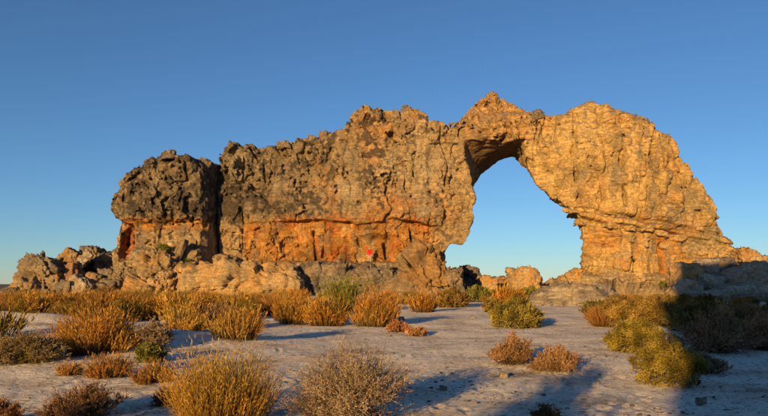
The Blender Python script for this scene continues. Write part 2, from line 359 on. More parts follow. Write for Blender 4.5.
def rock_detail(x, y, z, px, py, far):
    """outward displacement in metres of the weathered surface"""
    disp = 0.22+1.1*fbm(x/6., y/6., z/6., 3)+0.32*fbm(x/2.4+31, y/2.4, z/2.4, 2)
    wx = gnoise(x/1.9+40, y/1.9, z/1.9); wz = gnoise(x/1.9, y/1.9+20, z/1.9+7); wy = gnoise(x/2.3+4, y/2.3, z/2.3+31)
    w2 = gnoise(x/0.7, y/0.7+5, z/0.7); w3 = gnoise(x/0.7+15, y/0.7, z/0.7+2)
    msk = np.clip(0.5+1.3*gnoise(x/4.+60, y/4., z/4.), 0, 1)         # where jointing shows and where it has healed
    msk2 = np.clip(0.5+1.3*gnoise(x/3.+10, y/3.+33, z/3.), 0, 1)
    # blocky bedding and joints
    dip = np.where(px > 545, (px-545)*0.0165, 0)
    zz = z+dip+0.8*gnoise(x/7., y/7., z/7.+3)+0.38*wz+0.10*w2
    li = np.searchsorted(LB, zz).clip(1, 59)
    dl = np.minimum(np.abs(zz-LB[li]), np.abs(zz-LB[li-1]))
    in_al = sstep(238, 242, px)*sstep(447, 437, px)*sstep(221, 224, py)*sstep(263, 261, py)
    blocky = 0.27+0.73*np.maximum(sstep(222, 232, py)*sstep(470, 200, px)*0.55, np.maximum(sstep(560, 600, px)*sstep(190, 212, py), 0.45*sstep(262, 268, py)))
    blocky = blocky*(1-0.45*in_al)
    u = (x+0.55*wx+0.16*w3+0.35*y)/LW[li]+LSH[li]
    ui = np.floor(u); du = np.abs(u-ui-0.5); dj = (0.5-du)*LW[li]
    l64 = li.astype(np.int64)
    rb = _h3(ui.astype(np.int64), l64, 0*l64+3, 5)
    disp = disp+blocky*(0.32*LOFF[li]*msk+0.75*(rb-0.5)*msk2)
    disp = disp-blocky*(0.34*crease(dl, 0.10)*msk+0.26*crease(dj, 0.08)*msk2)
    # where the crust is dissolved into knobs and pits
    smooth_patch = np.maximum(np.exp(-(((px-425)/32.)**2+((py-162)/34.)**2)), np.maximum(0.85*np.exp(-(((px-545)/22.)**2+((py-165)/45.)**2)), 0.9*np.exp(-(((px-345)/16.)**2+((py-188)/13.)**2))))
    knob = (0.36+0.64*sstep(228, 214, py)*sstep(560, 420, px))*(1-0.85*smooth_patch)
    knob = np.maximum(knob, 0.8*sstep(140, 116, py)*sstep(470, 485, px)*sstep(552, 535, px))
    knob = np.maximum(knob, 0.6*sstep(215, 150, px)*sstep(235, 255, py))
    knob = knob*(1+0.35*in_al)*(0.22+1.15*np.clip(0.5+1.7*gnoise(x/5.5+21, y/5.5, z/5.5+13), 0, 1))
    # wandering cracks at three scales, taller than wide
    c1 = gnoise(x/2.6+0.35*wx+9, y/2.6, z/4.2+0.3*wz); c2 = gnoise(x/1.25+0.4*wx, y/1.25+7, z/1.7+0.4*wz); c3 = gnoise(x/0.55+0.3*w2+3, y/0.55, z/0.62+0.3*w3)
    disp = disp-knob*(0.55*crease(c1, 0.06)*msk2+0.22*crease(c2, 0.06)*msk+0.07*crease(c3, 0.10))
    disp = disp+knob*(0.16*np.abs(c2)+0.10*np.abs(c3))
    fl = gnoise(x/2.8+0.25*wx+80, y/2.8, z/11.+0.1*wz); disp = disp-0.75*crease(fl, 0.07)*sstep(226, 218, py)*msk*(1-0.8*sstep(520, 560, px)*0.5)
    # lumps and scoops
    f1, f2, rv, tl1 = worley((x+0.45*wx+0.12*w2)/1.6, (y+0.45*wy)/1.6, (z+0.45*wz+0.12*w3)/1.9, 1.0, 3)
    disp = disp+(0.25+0.75*knob)*(0.10*(0.5-f1)+0.42*(rv-0.5)+1.5*tl1-0.26*crease(f2-f1, 0.06)*msk2)
    g1_, g2_, gv, tl2 = worley((x+0.2*w2)/0.6, y/0.6, (z+0.2*w3)/0.66, 1.0, 9)
    disp = disp+(0.28+0.8*knob)*(0.04*(0.5-g1_)+0.22*(gv-0.5)+0.62*tl2-0.10*crease(g2_-g1_, 0.09))
    # pits and hollows (tafoni)
    t1 = gnoise(x/1.5+77, y/1.5, z/1.1); disp = disp-0.75*knob*sstep(0.38, 0.62, t1)
    t2 = gnoise(x/0.62+7, y/0.62+50, z/0.5); disp = disp-0.30*(0.25+knob)*sstep(0.36, 0.6, t2)
    disp = disp+0.16*fbm(x/0.9, y/0.9, z/0.9, 3)
    ceil = sstep(458, 464, px)*sstep(534, 528, px)*sstep(137, 140, py)*sstep(75.2, 76.4, y)
    return disp*(1-0.8*ceil)
def build_arch():
    h = 0.098; hy = 0.145
    X = np.arange(-33.5, 50.0, h, dtype=np.float32); Z = np.arange(-1.0, 25.2, h, dtype=np.float32); Y = np.arange(66.6, 88.0, hy, dtype=np.float32)
    nx, ny, nz = len(X), len(Y), len(Z)
    gx, gz = np.meshgrid(X, Z, indexing='ij')
    px = CX+gx*F_PX/75.
    for _ in range(8): px = CX+gx*F_PX/ys(px)
    yy = ys(px); py = HY-(gz-CAM_Z)*F_PX/yy
    px = px.astype(np.float32); py = py.astype(np.float32)
    # ragged outline: warp the plane a little with noise
    wpx = px+1.6*fbm(gx/1.6, gz/1.6, 0*gx+1, 3)+0*px; wpy = py+1.6*fbm(gx/1.6, gz/1.6, 0*gx+9, 3)
    mpp = yy/F_PX
    Do = (poly_sdf(wpx, wpy, OUTER)*mpp-0.10).astype(np.float32)
    Hf = (poly_sdf(wpx, wpy, HOLE_F)*mpp).astype(np.float32)
    pbx = CX+gx*F_PX/Y_BACK; pby = HY-(gz-CAM_Z)*F_PX/Y_BACK
    Hb = (poly_sdf(pbx, pby, HOLE_B)*Y_BACK/F_PX).astype(np.float32)
    fpx = px+2.6*fbm(gx/2.0, gz/2.0, 0*gx+5, 4, 0.6); fpy = py+2.4*fbm(gx/2.0, gz/2.0, 0*gx+15, 4, 0.6)+2.6*fbm(gx/5.0, gz/9.0, 0*gx+25, 2)
    Fm = depth_front(fpx, fpy)
    for pts, dep, hw in JOINTS:
        d = np.full(px.shape, 1e9, np.float32)
        for (ax, ay), (bx, by) in zip(pts[:-1], pts[1:]):
            ex, ey = bx-ax, by-ay; t = np.clip(((fpx-ax)*ex+(fpy-ay)*ey)/(ex*ex+ey*ey), 0, 1)
            d = np.minimum(d, (fpx-ax-t*ex)**2+(fpy-ay-t*ey)**2)
        Fm = Fm+dep*np.exp(-d/(hw*hw))*np.clip(0.55+1.6*gnoise(gx/2.0+dep*9, gz/2.0, 0*gx), 0, 1.3)
    Fm = Fm.astype(np.float32)
    Bm = (Y_BACK+0.9*fbm(gx/8, gz/8, 0*gx+31, 3)-0.02*np.clip(200-py, 0, 120)*2-3.0*sstep(590, 720, px)).astype(np.float32)
    vol = np.empty((nx, ny, nz), np.float32)
    for j, y in enumerate(Y):
        a = smax(Fm-y, y-Bm, 0.8)
        a = smax(a, Do, 1.1)
        t = np.clip((y-yy)/(Y_BACK-yy), 0, 1)
        hole = Hf*(1-t)+Hb*t
        vol[:, j, :] = smax(a, -hole, 0.3)
    band = np.abs(vol) < 1.5
    ii, jj, kk = np.nonzero(band)
    front = Y[jj] < Fm[ii, kk]+3.2
    inner = ~front & (px[ii, kk] > 430) & (px[ii, kk] < 610)
    use = front | inner
    ii, jj, kk = ii[use], jj[use], kk[use]
    CH = 400000
    for s in range(0, len(ii), CH):
        a, b_, c = ii[s:s+CH], jj[s:s+CH], kk[s:s+CH]
        vol[a, b_, c] -= rock_detail(X[a], Y[b_], Z[c], px[a, c], py[a, c], None)
    jit = (0.30+0.35*fbm(gx/0.9, gz/0.9, 0*gx+51, 3)).astype(np.float32)
    for j in range(ny): np.maximum(vol[:, j, :], Do-jit, out=vol[:, j, :])      # no spikes beyond the outline
    print('field', round(time.time()-T0, 1), len(ii))
    # surface nets
    ins = vol < 0
    al = np.ones((nx-1, ny-1, nz-1), bool); an = np.zeros_like(al)
    for dx in (0, 1):
        for dy in (0, 1):
            for dz in (0, 1):
                q = ins[dx:nx-1+dx, dy:ny-1+dy, dz:nz-1+dz]; al &= q; an |= q
    act = an & ~al
    ci, cj, ck = np.nonzero(act); nv = len(ci)
    vid = np.full(act.shape, -1, np.int32); vid[ci, cj, ck] = np.arange(nv)
    acc = np.zeros((nv, 3), np.float32); cnt = np.zeros(nv, np.float32)
    corners = [(dx, dy, dz) for dx in (0, 1) for dy in (0, 1) for dz in (0, 1)]
    cv = {c: vol[ci+c[0], cj+c[1], ck+c[2]] for c in corners}
    for c in corners:
        for ax in range(3):
            if c[ax]: continue
            d = list(c); d[ax] = 1; d = tuple(d)
            va, vb = cv[c], cv[d]; m = (va < 0) != (vb < 0)
            t = va[m]/(va[m]-vb[m])
            p = np.tile(np.array(c, np.float32), (m.sum(), 1)); p[:, ax] += t
            acc[m] += p; cnt[m] += 1
    P = acc/cnt[:, None]+np.stack([ci, cj, ck], -1)
    V = np.stack([X[0]+P[:, 0]*h, Y[0]+P[:, 1]*hy, Z[0]+P[:, 2]*h], -1)
    quads = []
    for ax in range(3):
        sl0 = [slice(1, -1)]*3; sl1 = [slice(1, -1)]*3
        sl0[ax] = slice(0, -1); sl1[ax] = slice(1, None)
        A = ins[tuple(sl0)]; B = ins[tuple(sl1)]
        e = np.nonzero(A != B); e = [e[k]+(0 if k == ax else 1) for k in range(3)]
        fl = ins[e[0], e[1], e[2]]
        o1, o2 = [(1, 2), (2, 0), (0, 1)][ax]
        def vv(s1, s2):
            q = [e[0].copy(), e[1].copy(), e[2].copy()]; q[o1] -= s1; q[o2] -= s2
            return vid[q[0], q[1], q[2]]
        Q = np.stack([vv(1, 1), vv(0, 1), vv(0, 0), vv(1, 0)], -1)
        Q[~fl] = Q[~fl][:, ::-1]
        quads.append(Q)
    Q = np.concatenate(quads); Q = Q[(Q >= 0).all(1)]
    # drop stray floating crumbs below the ground and the hidden underside
    keep = V[Q].mean(1)[:, 2] > -0.6
    Q = Q[keep]
    del vol, ins, al, an, vid
    # keep only the largest connected piece (chips that float free go)
    lab = np.arange(nv)
    for _ in range(400):
        m = lab[Q].min(1); new = lab.copy()
        for k in range(4): np.minimum.at(new, Q[:, k], m)
        new = new[new]
        if (new == lab).all(): break
        lab = new
    big = np.bincount(lab[Q[:, 0]]).argmax(); Q = Q[lab[Q[:, 0]] == big]
    print('nets', round(time.time()-T0, 1), nv, len(Q))
    # smooth normals of the whole rock, so the seams between its parts do not show
    fn = np.cross(V[Q[:, 2]]-V[Q[:, 0]], V[Q[:, 3]]-V[Q[:, 1]])
    N = np.zeros((nv, 3), np.float64)
    for k in range(4):
        for c in range(3): N[:, c] += np.bincount(Q[:, k], fn[:, c], nv)
    N /= np.linalg.norm(N, axis=1)[:, None]+1e-9
    vx = V[:, 0]; vpx = CX+vx*F_PX/75.
    for _ in range(8): vpx = CX+vx*F_PX/ys(vpx)
    vpy = HY-(V[:, 2]-CAM_Z)*F_PX/ys(vpx)
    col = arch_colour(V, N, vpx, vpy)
    # split the faces into the named masses of the formation
    c = V[Q].mean(1); qx = vpx[Q].mean(1); qy = vpy[Q].mean(1)
    jx = qx+3*gnoise(c[:, 0]/1.5, c[:, 1]/1.5, c[:, 2]/1.5); jy = qy+1.5*gnoise(c[:, 0]/1.5+7, c[:, 1]/1.5, c[:, 2]/1.5)
    reg = np.full(len(Q), 'cliff_wall', object)
    reg[(jx < 208)] = 'buttress'
    reg[(jx >= 208) & (jx < 240) & (jy < 266)] = 'cleft'
    reg[(jx >= 240) & (jx < 440) & (jy > 221) & (jy < 261)] = 'alcove'
    reg[(jx >= 208) & (jx < 475) & (jy >= 261)] = 'ledge'
    reg[(jx >= 440) & (jx < 490) & (jy > 143) & (jy < 261)] = 'arch_pier'
    reg[(jx >= 456) & (jx < 548) & (jy <= 143+np.where(jx > 475, (jx-475)*0.6, 0))] = 'lintel'
    reg[(jx >= 490) & (jx < 548) & (jy <= 175)] = 'lintel'
    right = (jx >= 548) | ((jx >= 526) & (jy > 175))
    reg[right] = 'pillar_head'
    reg[right & (jy > 217+(jx-580)*0.17)] = 'pillar_shaft'
    reg[right & (jy > 273)] = 'pillar_plinth'
    reg[(jx > 694)] = 'shoulder'
    root = link('rock_arch', None, loc=(0, 76, 0)); root.empty_display_size = 1
    tag(root, 'huge orange sandstone cliff with a natural arch through its end', 'rock arch')
    labs = {'buttress': 'dark weathered rounded end block of the cliff', 'cleft': 'deep shaded cleft in the cliff', 'alcove': 'orange and red iron-stained hollow under the overhang', 'lintel': 'peaked bridge of rock over the opening', 'pillar_shaft': 'golden jointed lower column', 'pillar_head': 'bulging golden mass above the column', 'ledge': 'grey rock ledge below the stained hollow'}
    for r in sorted(set(reg)):
        f = Q[reg == r]; u, inv = np.unique(f, return_inverse=True)
        vloc = V[u]-np.array([0, 76, 0], np.float32)
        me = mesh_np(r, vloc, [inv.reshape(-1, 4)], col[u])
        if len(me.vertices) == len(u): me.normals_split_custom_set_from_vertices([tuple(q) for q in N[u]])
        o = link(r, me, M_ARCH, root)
        if r in labs: o['label'] = labs[r]
    print('arch', round(time.time()-T0, 1))
    return root, V[np.unique(Q)]
def mixc(c, tgt, m):
    return c*(1-m[:, None])+np.array(tgt, np.float32)*m[:, None]
def arch_colour(V, N, px, py):
    x, y, z = V[:, 0], V[:, 1], V[:, 2]
    n1 = fbm(x/4., y/4., z/4.+5, 4); n2 = fbm(x/1.3+3, y/1.3, z/1.3, 4); st = fbm(x/0.9+0.4*n2, y/0.9, z/3.2, 4); n3 = fbm(x/9., y/9.+2, z/6., 3)
    pxw = px+6*n2; pyw = py+3*n1*2
    col = np.tile(np.array([0.45, 0.315, 0.17], np.float32), (len(x), 1))
    # golden tone of the right-hand mass
    col = mixc(col, (0.585, 0.395, 0.165), sstep(430, 560, pxw))
    # grey-brown weathered crust on the left and on upward faces
    crust = sstep(420, 230, pxw)*sstep(228, 212, pyw)
    col = mixc(col, (0.185, 0.15, 0.11), np.clip(0.72*crust+1.2*crust*n1, 0, 0.94))
    col = mixc(col, (0.22, 0.19, 0.165), np.clip(sstep(0.35, 0.9, N[:, 2])*0.75+n2*0.3*sstep(0.2, 0.6, N[:, 2]), 0, 0.85))
    # orange flush patches
    of = np.clip((n1-0.02)*3.2, 0, 1)*sstep(205, 330, pxw)*0.55
    col = mixc(col, (0.50, 0.25, 0.085), of)
    # stained alcove
    al = sstep(236, 246, pxw)*sstep(446, 425, pxw)*sstep(213, 226, py+7*n2+3*n1)*sstep(267, 259, py+3*n2)
    base = mixc(col, (0.56, 0.27, 0.06), al*0.9)
    red = al*np.clip(0.0+st*1.0+n2*1.6+n1*0.8+0.5*sstep(300, 330, px)*sstep(360, 345, px)+0.35*sstep(380, 395, px)*sstep(430, 410, px), 0, 1)
    base = mixc(base, (0.50, 0.135, 0.03), red*0.9)
    pale = al*np.clip(-st*1.4-n2*1.5-0.35+0.9*sstep(352, 360, pxw)*sstep(378, 368, pxw)+0.5*sstep(250, 238, pxw), 0, 1)
    base = mixc(base, (0.52, 0.40, 0.24), pale*0.8)
    grey = al*np.clip(fbm(x/0.9+50, y/0.9, z/4.0, 4)*3.0-0.35+0.5*sstep(300, 255, px), 0, 1)
    base = mixc(base, (0.28, 0.21, 0.15), grey*0.75)
    col = mixc(base, (0.10, 0.07, 0.05), al*np.clip(fbm(x/0.45+5, y/0.45, z/3.5, 4)*4.0-0.75+n2, 0, 1)*0.8)
    # orange line under the overhang of the buttress, and its rusty hollow
    ol = sstep(208, 203, px)*sstep(216.5, 219.5, pyw)*sstep(233, 226, pyw)
    col = mixc(col, (0.56, 0.27, 0.065), ol*0.9)
    ho = sstep(1.25, 0.85, np.sqrt(((px-125)/9.)**2+((py-243)/19.)**2))
    col = mixc(col, (0.40, 0.125, 0.035), ho*0.85)
    bl = sstep(215, 200, px)*sstep(250, 262, pyw)
    col = mixc(col, (0.47, 0.32, 0.15), bl*np.clip(0.5+n1, 0, 1)*0.8)
    col = mixc(col, (0.56, 0.30, 0.07), bl*np.clip(n2*2.5, 0, 1)*sstep(268, 276, pyw)*0.8)
    # rusty streaks in the right-hand shaft
    sh = sstep(565, 590, px)*sstep(730, 690, px)*sstep(-6, 8, py-(205+(px-570)*0.15))*sstep(280, 268, pyw)
    col = mixc(col, (0.58, 0.29, 0.075), sh*np.clip(0.25+st*1.8+n1, 0, 1)*0.75)
    col = mixc(col, (0.56, 0.22, 0.045), sh*np.exp(-((pxw-668)/8.)**2)*0.85)
    col = mixc(col, (0.54, 0.22, 0.05), np.exp(-(((px-395)/22.)**2+((py-204)/9.)**2))*0.6+np.exp(-(((px-378)/20.)**2+((py-132)/15.)**2))*0.35)
    # flank of the lintel
    lt = sstep(456, 470, pxw)*sstep(545, 525, pxw)*sstep(150, 130, pyw)
    col = mixc(col, (0.54, 0.30, 0.115), lt*0.6)
    col = mixc(col, (0.28, 0.155, 0.075), sstep(-0.35, -0.75, N[:, 2])*sstep(455, 465, px)*sstep(535, 525, px)*sstep(190, 170, py)*0.7)  # roof over the opening: shade put into the colour of downward faces
    # grey streaks, black varnish and pale fresh patches
    n4 = fbm(x/0.55+9, y/0.55, z/0.6, 3); n6 = fbm(x/2.6+70, y/2.6, z/4.0, 4)
    gs = np.clip(fbm(x/1.1+20, y/1.1, z/9.+3, 4)*3.0-0.2, 0, 1)
    col = mixc(col, (0.24, 0.205, 0.165), gs*0.7*(1-0.6*al))
    lum = np.clip(1.06+1.1*n6+0.55*n2, 0.5, 1.55); col = col*lum[:, None]
    bv = np.clip(n2*3.0+n6*3.0+n4*2.6-0.30+0.76*crust, 0, 1)*(1-0.55*al)*(0.30+0.70*sstep(600, 380, px))
    bv = np.maximum(bv, np.clip(n4*2.0+n6*2.0-0.55, 0, 1)*sstep(470, 485, px)*sstep(150, 120, py)*0.9)
    col = mixc(col, (0.062, 0.052, 0.045), bv*0.88)
    pl = np.clip(-n6*2.4-n2*0.8-0.30, 0, 1)*(1-al)
    col = mixc(col, (0.56, 0.47, 0.33), pl*0.65)
    sm = np.maximum(np.exp(-(((pxw-425)/26.)**2+((pyw-168)/34.)**2)), np.exp(-(((pxw-345)/15.)**2+((pyw-186)/12.)**2)))
    col = mixc(col, (0.50, 0.40, 0.26), sm*0.6)
    # ledge and plinth: paler grey stone
    col = mixc(col, (0.34, 0.275, 0.20), sstep(262, 266, pyw)*sstep(208, 225, px)*sstep(475, 450, px)*0.7)
    col = mixc(col, (0.44, 0.33, 0.21), sstep(272, 278, pyw)*sstep(560, 580, px)*0.7)
    return (col*(0.95+0.25*n2)[:, None]).clip(0.03, 0.75)
ARCH, AV = build_arch()

# ------------------------------------------------------------------ boulders
_ICO = {}
def ico(sub):
    if sub not in _ICO:
        bm = bmesh.new(); bmesh.ops.create_icosphere(bm, subdivisions=sub, radius=1.0)
        v = np.array([q.co[:] for q in bm.verts], np.float32); f = np.array([[q.index for q in p.verts] for p in bm.faces], np.int32); bm.free()
        _ICO[sub] = (v/np.linalg.norm(v, axis=1)[:, None], f)
    return _ICO[sub]
PAL = {'grey': ((0.23, 0.19, 0.15), (0.34, 0.25, 0.155), (0.10, 0.085, 0.07)),
       'tan': ((0.36, 0.265, 0.16), (0.42, 0.25, 0.10), (0.15, 0.125, 0.10)),
       'gold': ((0.48, 0.34, 0.185), (0.54, 0.28, 0.085), (0.26, 0.20, 0.14)),
       'dark': ((0.20, 0.175, 0.15), (0.30, 0.22, 0.15), (0.09, 0.08, 0.07)),
       'pale': ((0.43, 0.365, 0.285), (0.38, 0.29, 0.19), (0.18, 0.155, 0.13)),
       'rust': ((0.32, 0.19, 0.11), (0.40, 0.20, 0.08), (0.14, 0.10, 0.08))}
def rock_mesh(name, seed, dims, sharp=0.5, sub=4, pal='grey', strata=0.5, rough=1.0, flute=0.0, extra=5, taper=0.0, skew=0.22):
    r = np.random.RandomState(seed)
    v, f = ico(sub)
    pl = []
    for ax in range(3):
        for sg in (-1, 1):
            n = np.zeros(3); n[ax] = sg; n += r.uniform(-skew, skew, 3); pl.append((n/np.linalg.norm(n), r.uniform(0.88, 1.0)))
    for k in range(extra):
        n = r.randn(3); n[2] = abs(n[2])*0.8; pl.append((n/np.linalg.norm(n), r.uniform(0.98, 1.25)))
    p = 5+34*sharp
    acc = 0
    for n, d in pl: acc = acc+np.maximum(v@n.astype(np.float32)/d, 0)**p
    P = v*(acc**(-1.0/p))[:, None]*(np.array(dims, np.float32)/2)
    if taper: P[:, :2] *= (1-taper*(P[:, 2:3]/dims[2]+0.5)**0.8)
    S = float(np.prod(dims))**(1/3.)
    o = r.uniform(0, 100, 3); x, y, z = P[:, 0]+o[0], P[:, 1]+o[1], P[:, 2]+o[2]
    nv = v/np.array(dims, np.float32); nv /= np.linalg.norm(nv, axis=1)[:, None]
    k = 1/S
    d = 0.07*fbm(x*k*1.6, y*k*1.6, z*k*1.6, 3)
    wz = gnoise(x*k*1.2, y*k*1.2, z*k*1.2)
    lay = np.cumsum(r.uniform(0.06, 0.22, 60))*S; zl = z-o[2]+dims[2]/2+0.12*S*wz+2*S
    li = np.searchsorted(lay, zl).clip(1, 59); dl = np.minimum(np.abs(zl-lay[li]), np.abs(zl-lay[li-1]))/S
    off = r.uniform(-1, 1, 61)
    d = d+strata*(0.035*off[li]-0.06*np.exp(-(dl/0.018)**2)*np.clip(0.5+1.4*gnoise(x*k*2, y*k*2, z*k+9), 0, 1))
    c2 = gnoise(x*k*3.2+0.5*wz, y*k*3.2, z*k*2.6); c3 = gnoise(x*k*7, y*k*7, z*k*7)
    d = d+rough*(0.022*np.abs(c2)-0.05*np.exp(-(c2/0.06)**2)+0.012*np.abs(c3)-0.018*np.exp(-(c3/0.12)**2)+0.03*fbm(x*k*9, y*k*9, z*k*9, 3))
    d = d+rough*(0.10*np.abs(gnoise(x/0.5, y/0.5, z/0.5))+0.05*gnoise(x/0.22, y/0.22, z/0.22)-0.08*np.exp(-(gnoise(x/0.9+4, y/0.9, z/0.9)/0.08)**2))*min(1.0, S/2.5)/S
    _, _, rv, tl = worley(x*k*2.1, y*k*2.1, z*k*2.1, 1.0, seed % 50); _, _, rv2, tl2 = worley(x*k*5.5, y*k*5.5, z*k*5.5, 1.0, seed % 50+9)
    d = d+(0.3+0.7*rough)*(0.34*tl+0.06*(rv-0.5)+0.14*tl2+0.025*(rv2-0.5))
    t = gnoise(x*k*4.4+7, y*k*4.4, z*k*3.6); d = d-rough*0.07*sstep(0.36, 0.6, t)
    if flute: d = d-flute*0.09*np.exp(-(gnoise(x*k*3.0, y*k*3.0, z*k*0.5)/0.12)**2)
    P = P+nv*(d*S)[:, None]
    a, b, c = [np.array(q, np.float32) for q in PAL[pal]]
    n1 = fbm(x*k*1.8, y*k*1.8+4, z*k*1.8, 4); n2 = fbm(x*k*5, y*k*5, z*k*5+8, 4)
    col = np.tile(a, (len(P), 1))
    col = mixc(col, b, np.clip(0.25+n1*2.2, 0, 0.9)); col = mixc(col, c, np.clip(n2*2.4-0.25+0.5*sstep(0.3, 0.9, nv[:, 2])*np.clip(0.5+n1*2, 0, 1), 0, 0.85))
    col = mixc(col, (0.40, 0.33, 0.25), np.clip(-n2*2.2-0.5, 0, 0.3))
    return mesh_np(name, P, [f], col)
RS = [100]
def rock(x0, y0, x1, y1, Y, label, depth=None, roll=0, yaw=None, group=None, name='boulder', cat='boulder', parent=None, wh=None, tint=None, **kw):
    """a boulder that fills a box of the photo at distance Y; its foot is buried"""
    RS[0] += 1
    m = Y/F_PX
    w, h = (x1-x0)*m, (y1-y0)*m
    if wh: w, h = wh[0]*m, wh[1]*m
    dep = depth if depth is not None else 0.8*w
    cx, _, cz = at((x0+x1)/2, (y0+y1)/2, Y)
    me = rock_mesh(name, RS[0], (w, dep, h), **kw)
    o = link(name, me, M_ROCK, parent)
    loc = Vector((cx, Y+dep*0.35, cz))
    o.location = loc-(parent.location if parent else Vector((0, 0, 0)))
    o.rotation_euler = (0, math.radians(roll), math.radians(yaw if yaw is not None else random.Random(RS[0]).uniform(-9, 9)))
    if tint: o.color = tint+(1,)
    if parent is None: tag(o, label, cat, group)
    elif label: o['label'] = label
    return o
# the rubble heap by the dark end block
rock(17, 254, 57, 300, 70, 'big rounded grey boulder at the open end of the rubble heap', depth=4.6, sharp=0.25, sub=6, pal='grey', rough=1.3)
rock(10, 277, 34, 301, 69, 'low brown boulder leaning under the big rounded grey one', depth=2.5, sharp=0.4, sub=5, pal='tan')
G = 'tumbled blocks of the rubble heap'
rock(56, 249, 76, 276, 73, 'upright weathered block standing on the rubble heap beside the big rounded boulder', depth=2.2, roll=14, sharp=0.6, sub=5, pal='tan')
rock(70, 249, 91, 272, 72, 'pale flat slab leaning steeply against the top of the rubble heap', depth=1.7, roll=-48, wh=(22, 8.5), sharp=0.85, sub=5, pal='pale', strata=0.3)
rock(77, 246, 100, 262, 75, 'dark capping block on the highest point of the rubble heap', depth=2.6, sharp=0.6, sub=5, pal='dark')
rock(92, 252, 112, 274, 75, 'grey squared block between the capping block and the cliff end', depth=2.5, sharp=0.6, sub=5, pal='grey')
rock(55, 265, 79, 285, 71, 'rust-brown block wedged in the middle of the rubble heap', depth=2.4, roll=-14, sharp=0.65, sub=5, pal='rust')
rock(46, 272, 60, 290, 70, 'narrow tan block beside the big rounded boulder', depth=1.5, roll=8, sharp=0.6, sub=4, pal='tan')
rock(66, 276, 88, 302, 69, 'pale three-cornered block at the foot of the rubble heap', depth=1.9, roll=22, sharp=0.85, sub=5, pal='pale', extra=8)
rock(84, 273, 99, 285, 70.5, 'small light block resting on flat slabs in the rubble heap', depth=1.5, roll=24, sharp=0.7, sub=4, pal='tan')
rock(97, 269, 113, 281, 72, 'dark block tucked against the cliff end above flat slabs', depth=1.6, roll=-8, sharp=0.7, sub=4, pal='dark')
for (a, b, c, d, Y) in [(85, 283, 112, 290, 70), (84, 289, 109, 296, 69.4), (88, 295, 116, 303, 69), (99, 278, 120, 285, 70.5)]:
    rock(a, b, c, d, Y, 'thin flat slab lying in the stack at the foot of the rubble heap', depth=2.4, sharp=0.8, sub=4, pal='grey', group=G)
rock(108, 268, 131, 304, 71.5, 'banded grey outcrop wedged under the dark cliff end', depth=2.5, sharp=0.6, sub=6, pal='grey', strata=1.6)
rock(53, 282, 69, 301, 68.8, 'dark squat block under the rust-brown one', depth=1.6, sharp=0.6, sub=4, pal='dark')
rock(30, 290, 48, 304, 67.5, 'pale low rock lying before the big rounded boulder', depth=1.4, sharp=0.4, sub=4, pal='pale')
rock(-3, 288, 13, 304, 66, 'bluish grey low outcrop beyond the rubble heap', depth=2.0, sharp=0.5, sub=5, pal='grey')
rock(8, 294, 22, 305, 65, 'flat grey stone in front of the low outcrop', depth=1.2, sharp=0.5, sub=4, pal='grey')
for i, (a, b, c, d, Y) in enumerate([(60, 257, 84, 290, 76.5), (78, 258, 104, 292, 78), (98, 258, 122, 296, 79), (40, 262, 66, 298, 75)]):
    rock(a, b, c, d, Y, 'shaded block deep inside the rubble heap', depth=2.2, sharp=0.6, sub=4, pal='dark', group=G)
# in front of the cliff
rock(166, 263, 301, 303, 67, 'long pale fluted sandstone slab lying in front of the stained hollow', depth=4.5, yaw=2, sharp=0.35, sub=6, pal='tan', strata=0.5, rough=1.0, flute=0.45, tint=(1.3, 1.28, 1.2))
rock(211, 256, 240, 275, 69.6, 'rough lump of rock perched behind the long pale slab', depth=2.2, sharp=0.3, sub=5, pal='tan')
rock(120, 276, 176, 306, 67, 'knobbly golden rock at the foot of the dark cliff end', depth=3.4, sharp=0.15, sub=6, pal='gold', rough=2.0, strata=1.2, taper=0.3)
rock(126, 252, 196, 288, 69.6, 'grey-topped bulging rock above the knobbly golden one', depth=3.5, sharp=0.2, sub=6, pal='tan', rough=2.0, strata=1.2, taper=0.35)
rock(292, 264, 352, 300, 70.0, 'dark grey smooth rock beside the end of the long pale slab', depth=3.6, sharp=0.35, sub=6, pal='dark', rough=0.7)
rock(340, 267, 402, 300, 71.0, 'pitted grey rock under the person in red', depth=3.4, sharp=0.4, sub=6, pal='grey')
rock(374, 247, 468, 316, 69.0, 'cone-shaped boulder leaning against the pier of the arch', depth=6.0, sharp=0.3, sub=6, pal='tan', strata=0.2, rough=1.2, flute=0.6, tint=(0.85, 0.82, 0.8), extra=4, taper=0.78, roll=4)
rock(436, 268, 466, 304, 70.5, 'low grey boulder beside the cone-shaped one under the opening', depth=3, sharp=0.3, sub=5, pal='grey')
# seen through the opening
rock(457, 266, 489, 300, 84, 'dark bluish peaked boulder standing behind the opening', depth=4.5, sharp=0.3, sub=5, pal='dark', extra=8, taper=0.6)
rock(460, 266, 471, 279, 86, 'small sunlit block peeping over the dark peaked boulder', depth=1.4, sharp=0.7, sub=4, pal='gold')
rock(480, 275, 498, 296, 78, 'smooth pale rounded stone next to the dark peaked boulder', depth=1.8, sharp=0.1, sub=5, pal='gold', rough=0.5)
rock(494, 276, 513, 296, 84, 'reddish brown rough rock beside the squared golden block', depth=2, sharp=0.3, sub=4, pal='rust')
rock(510, 269, 544, 296, 80, 'squared golden block with flat top standing in the opening', depth=3, sharp=0.55, sub=5, pal='gold')
rock(543, 280, 563, 296, 92, 'flat brown rock far behind the opening', depth=2, sharp=0.3, sub=4, pal='tan')
rock(557, 277, 568, 288, 82, 'little brown stone beside the stacked golden block', depth=1.2, sharp=0.4, sub=4, pal='rust')
rock(565, 273, 590, 288, 80, 'broad golden block at the foot of the right-hand column', depth=2.2, sharp=0.6, sub=5, pal='gold')
rock(572, 269, 586, 275, 80, 'flat golden stone stacked on the broad block', depth=1.5, sharp=0.7, sub=4, pal='gold')
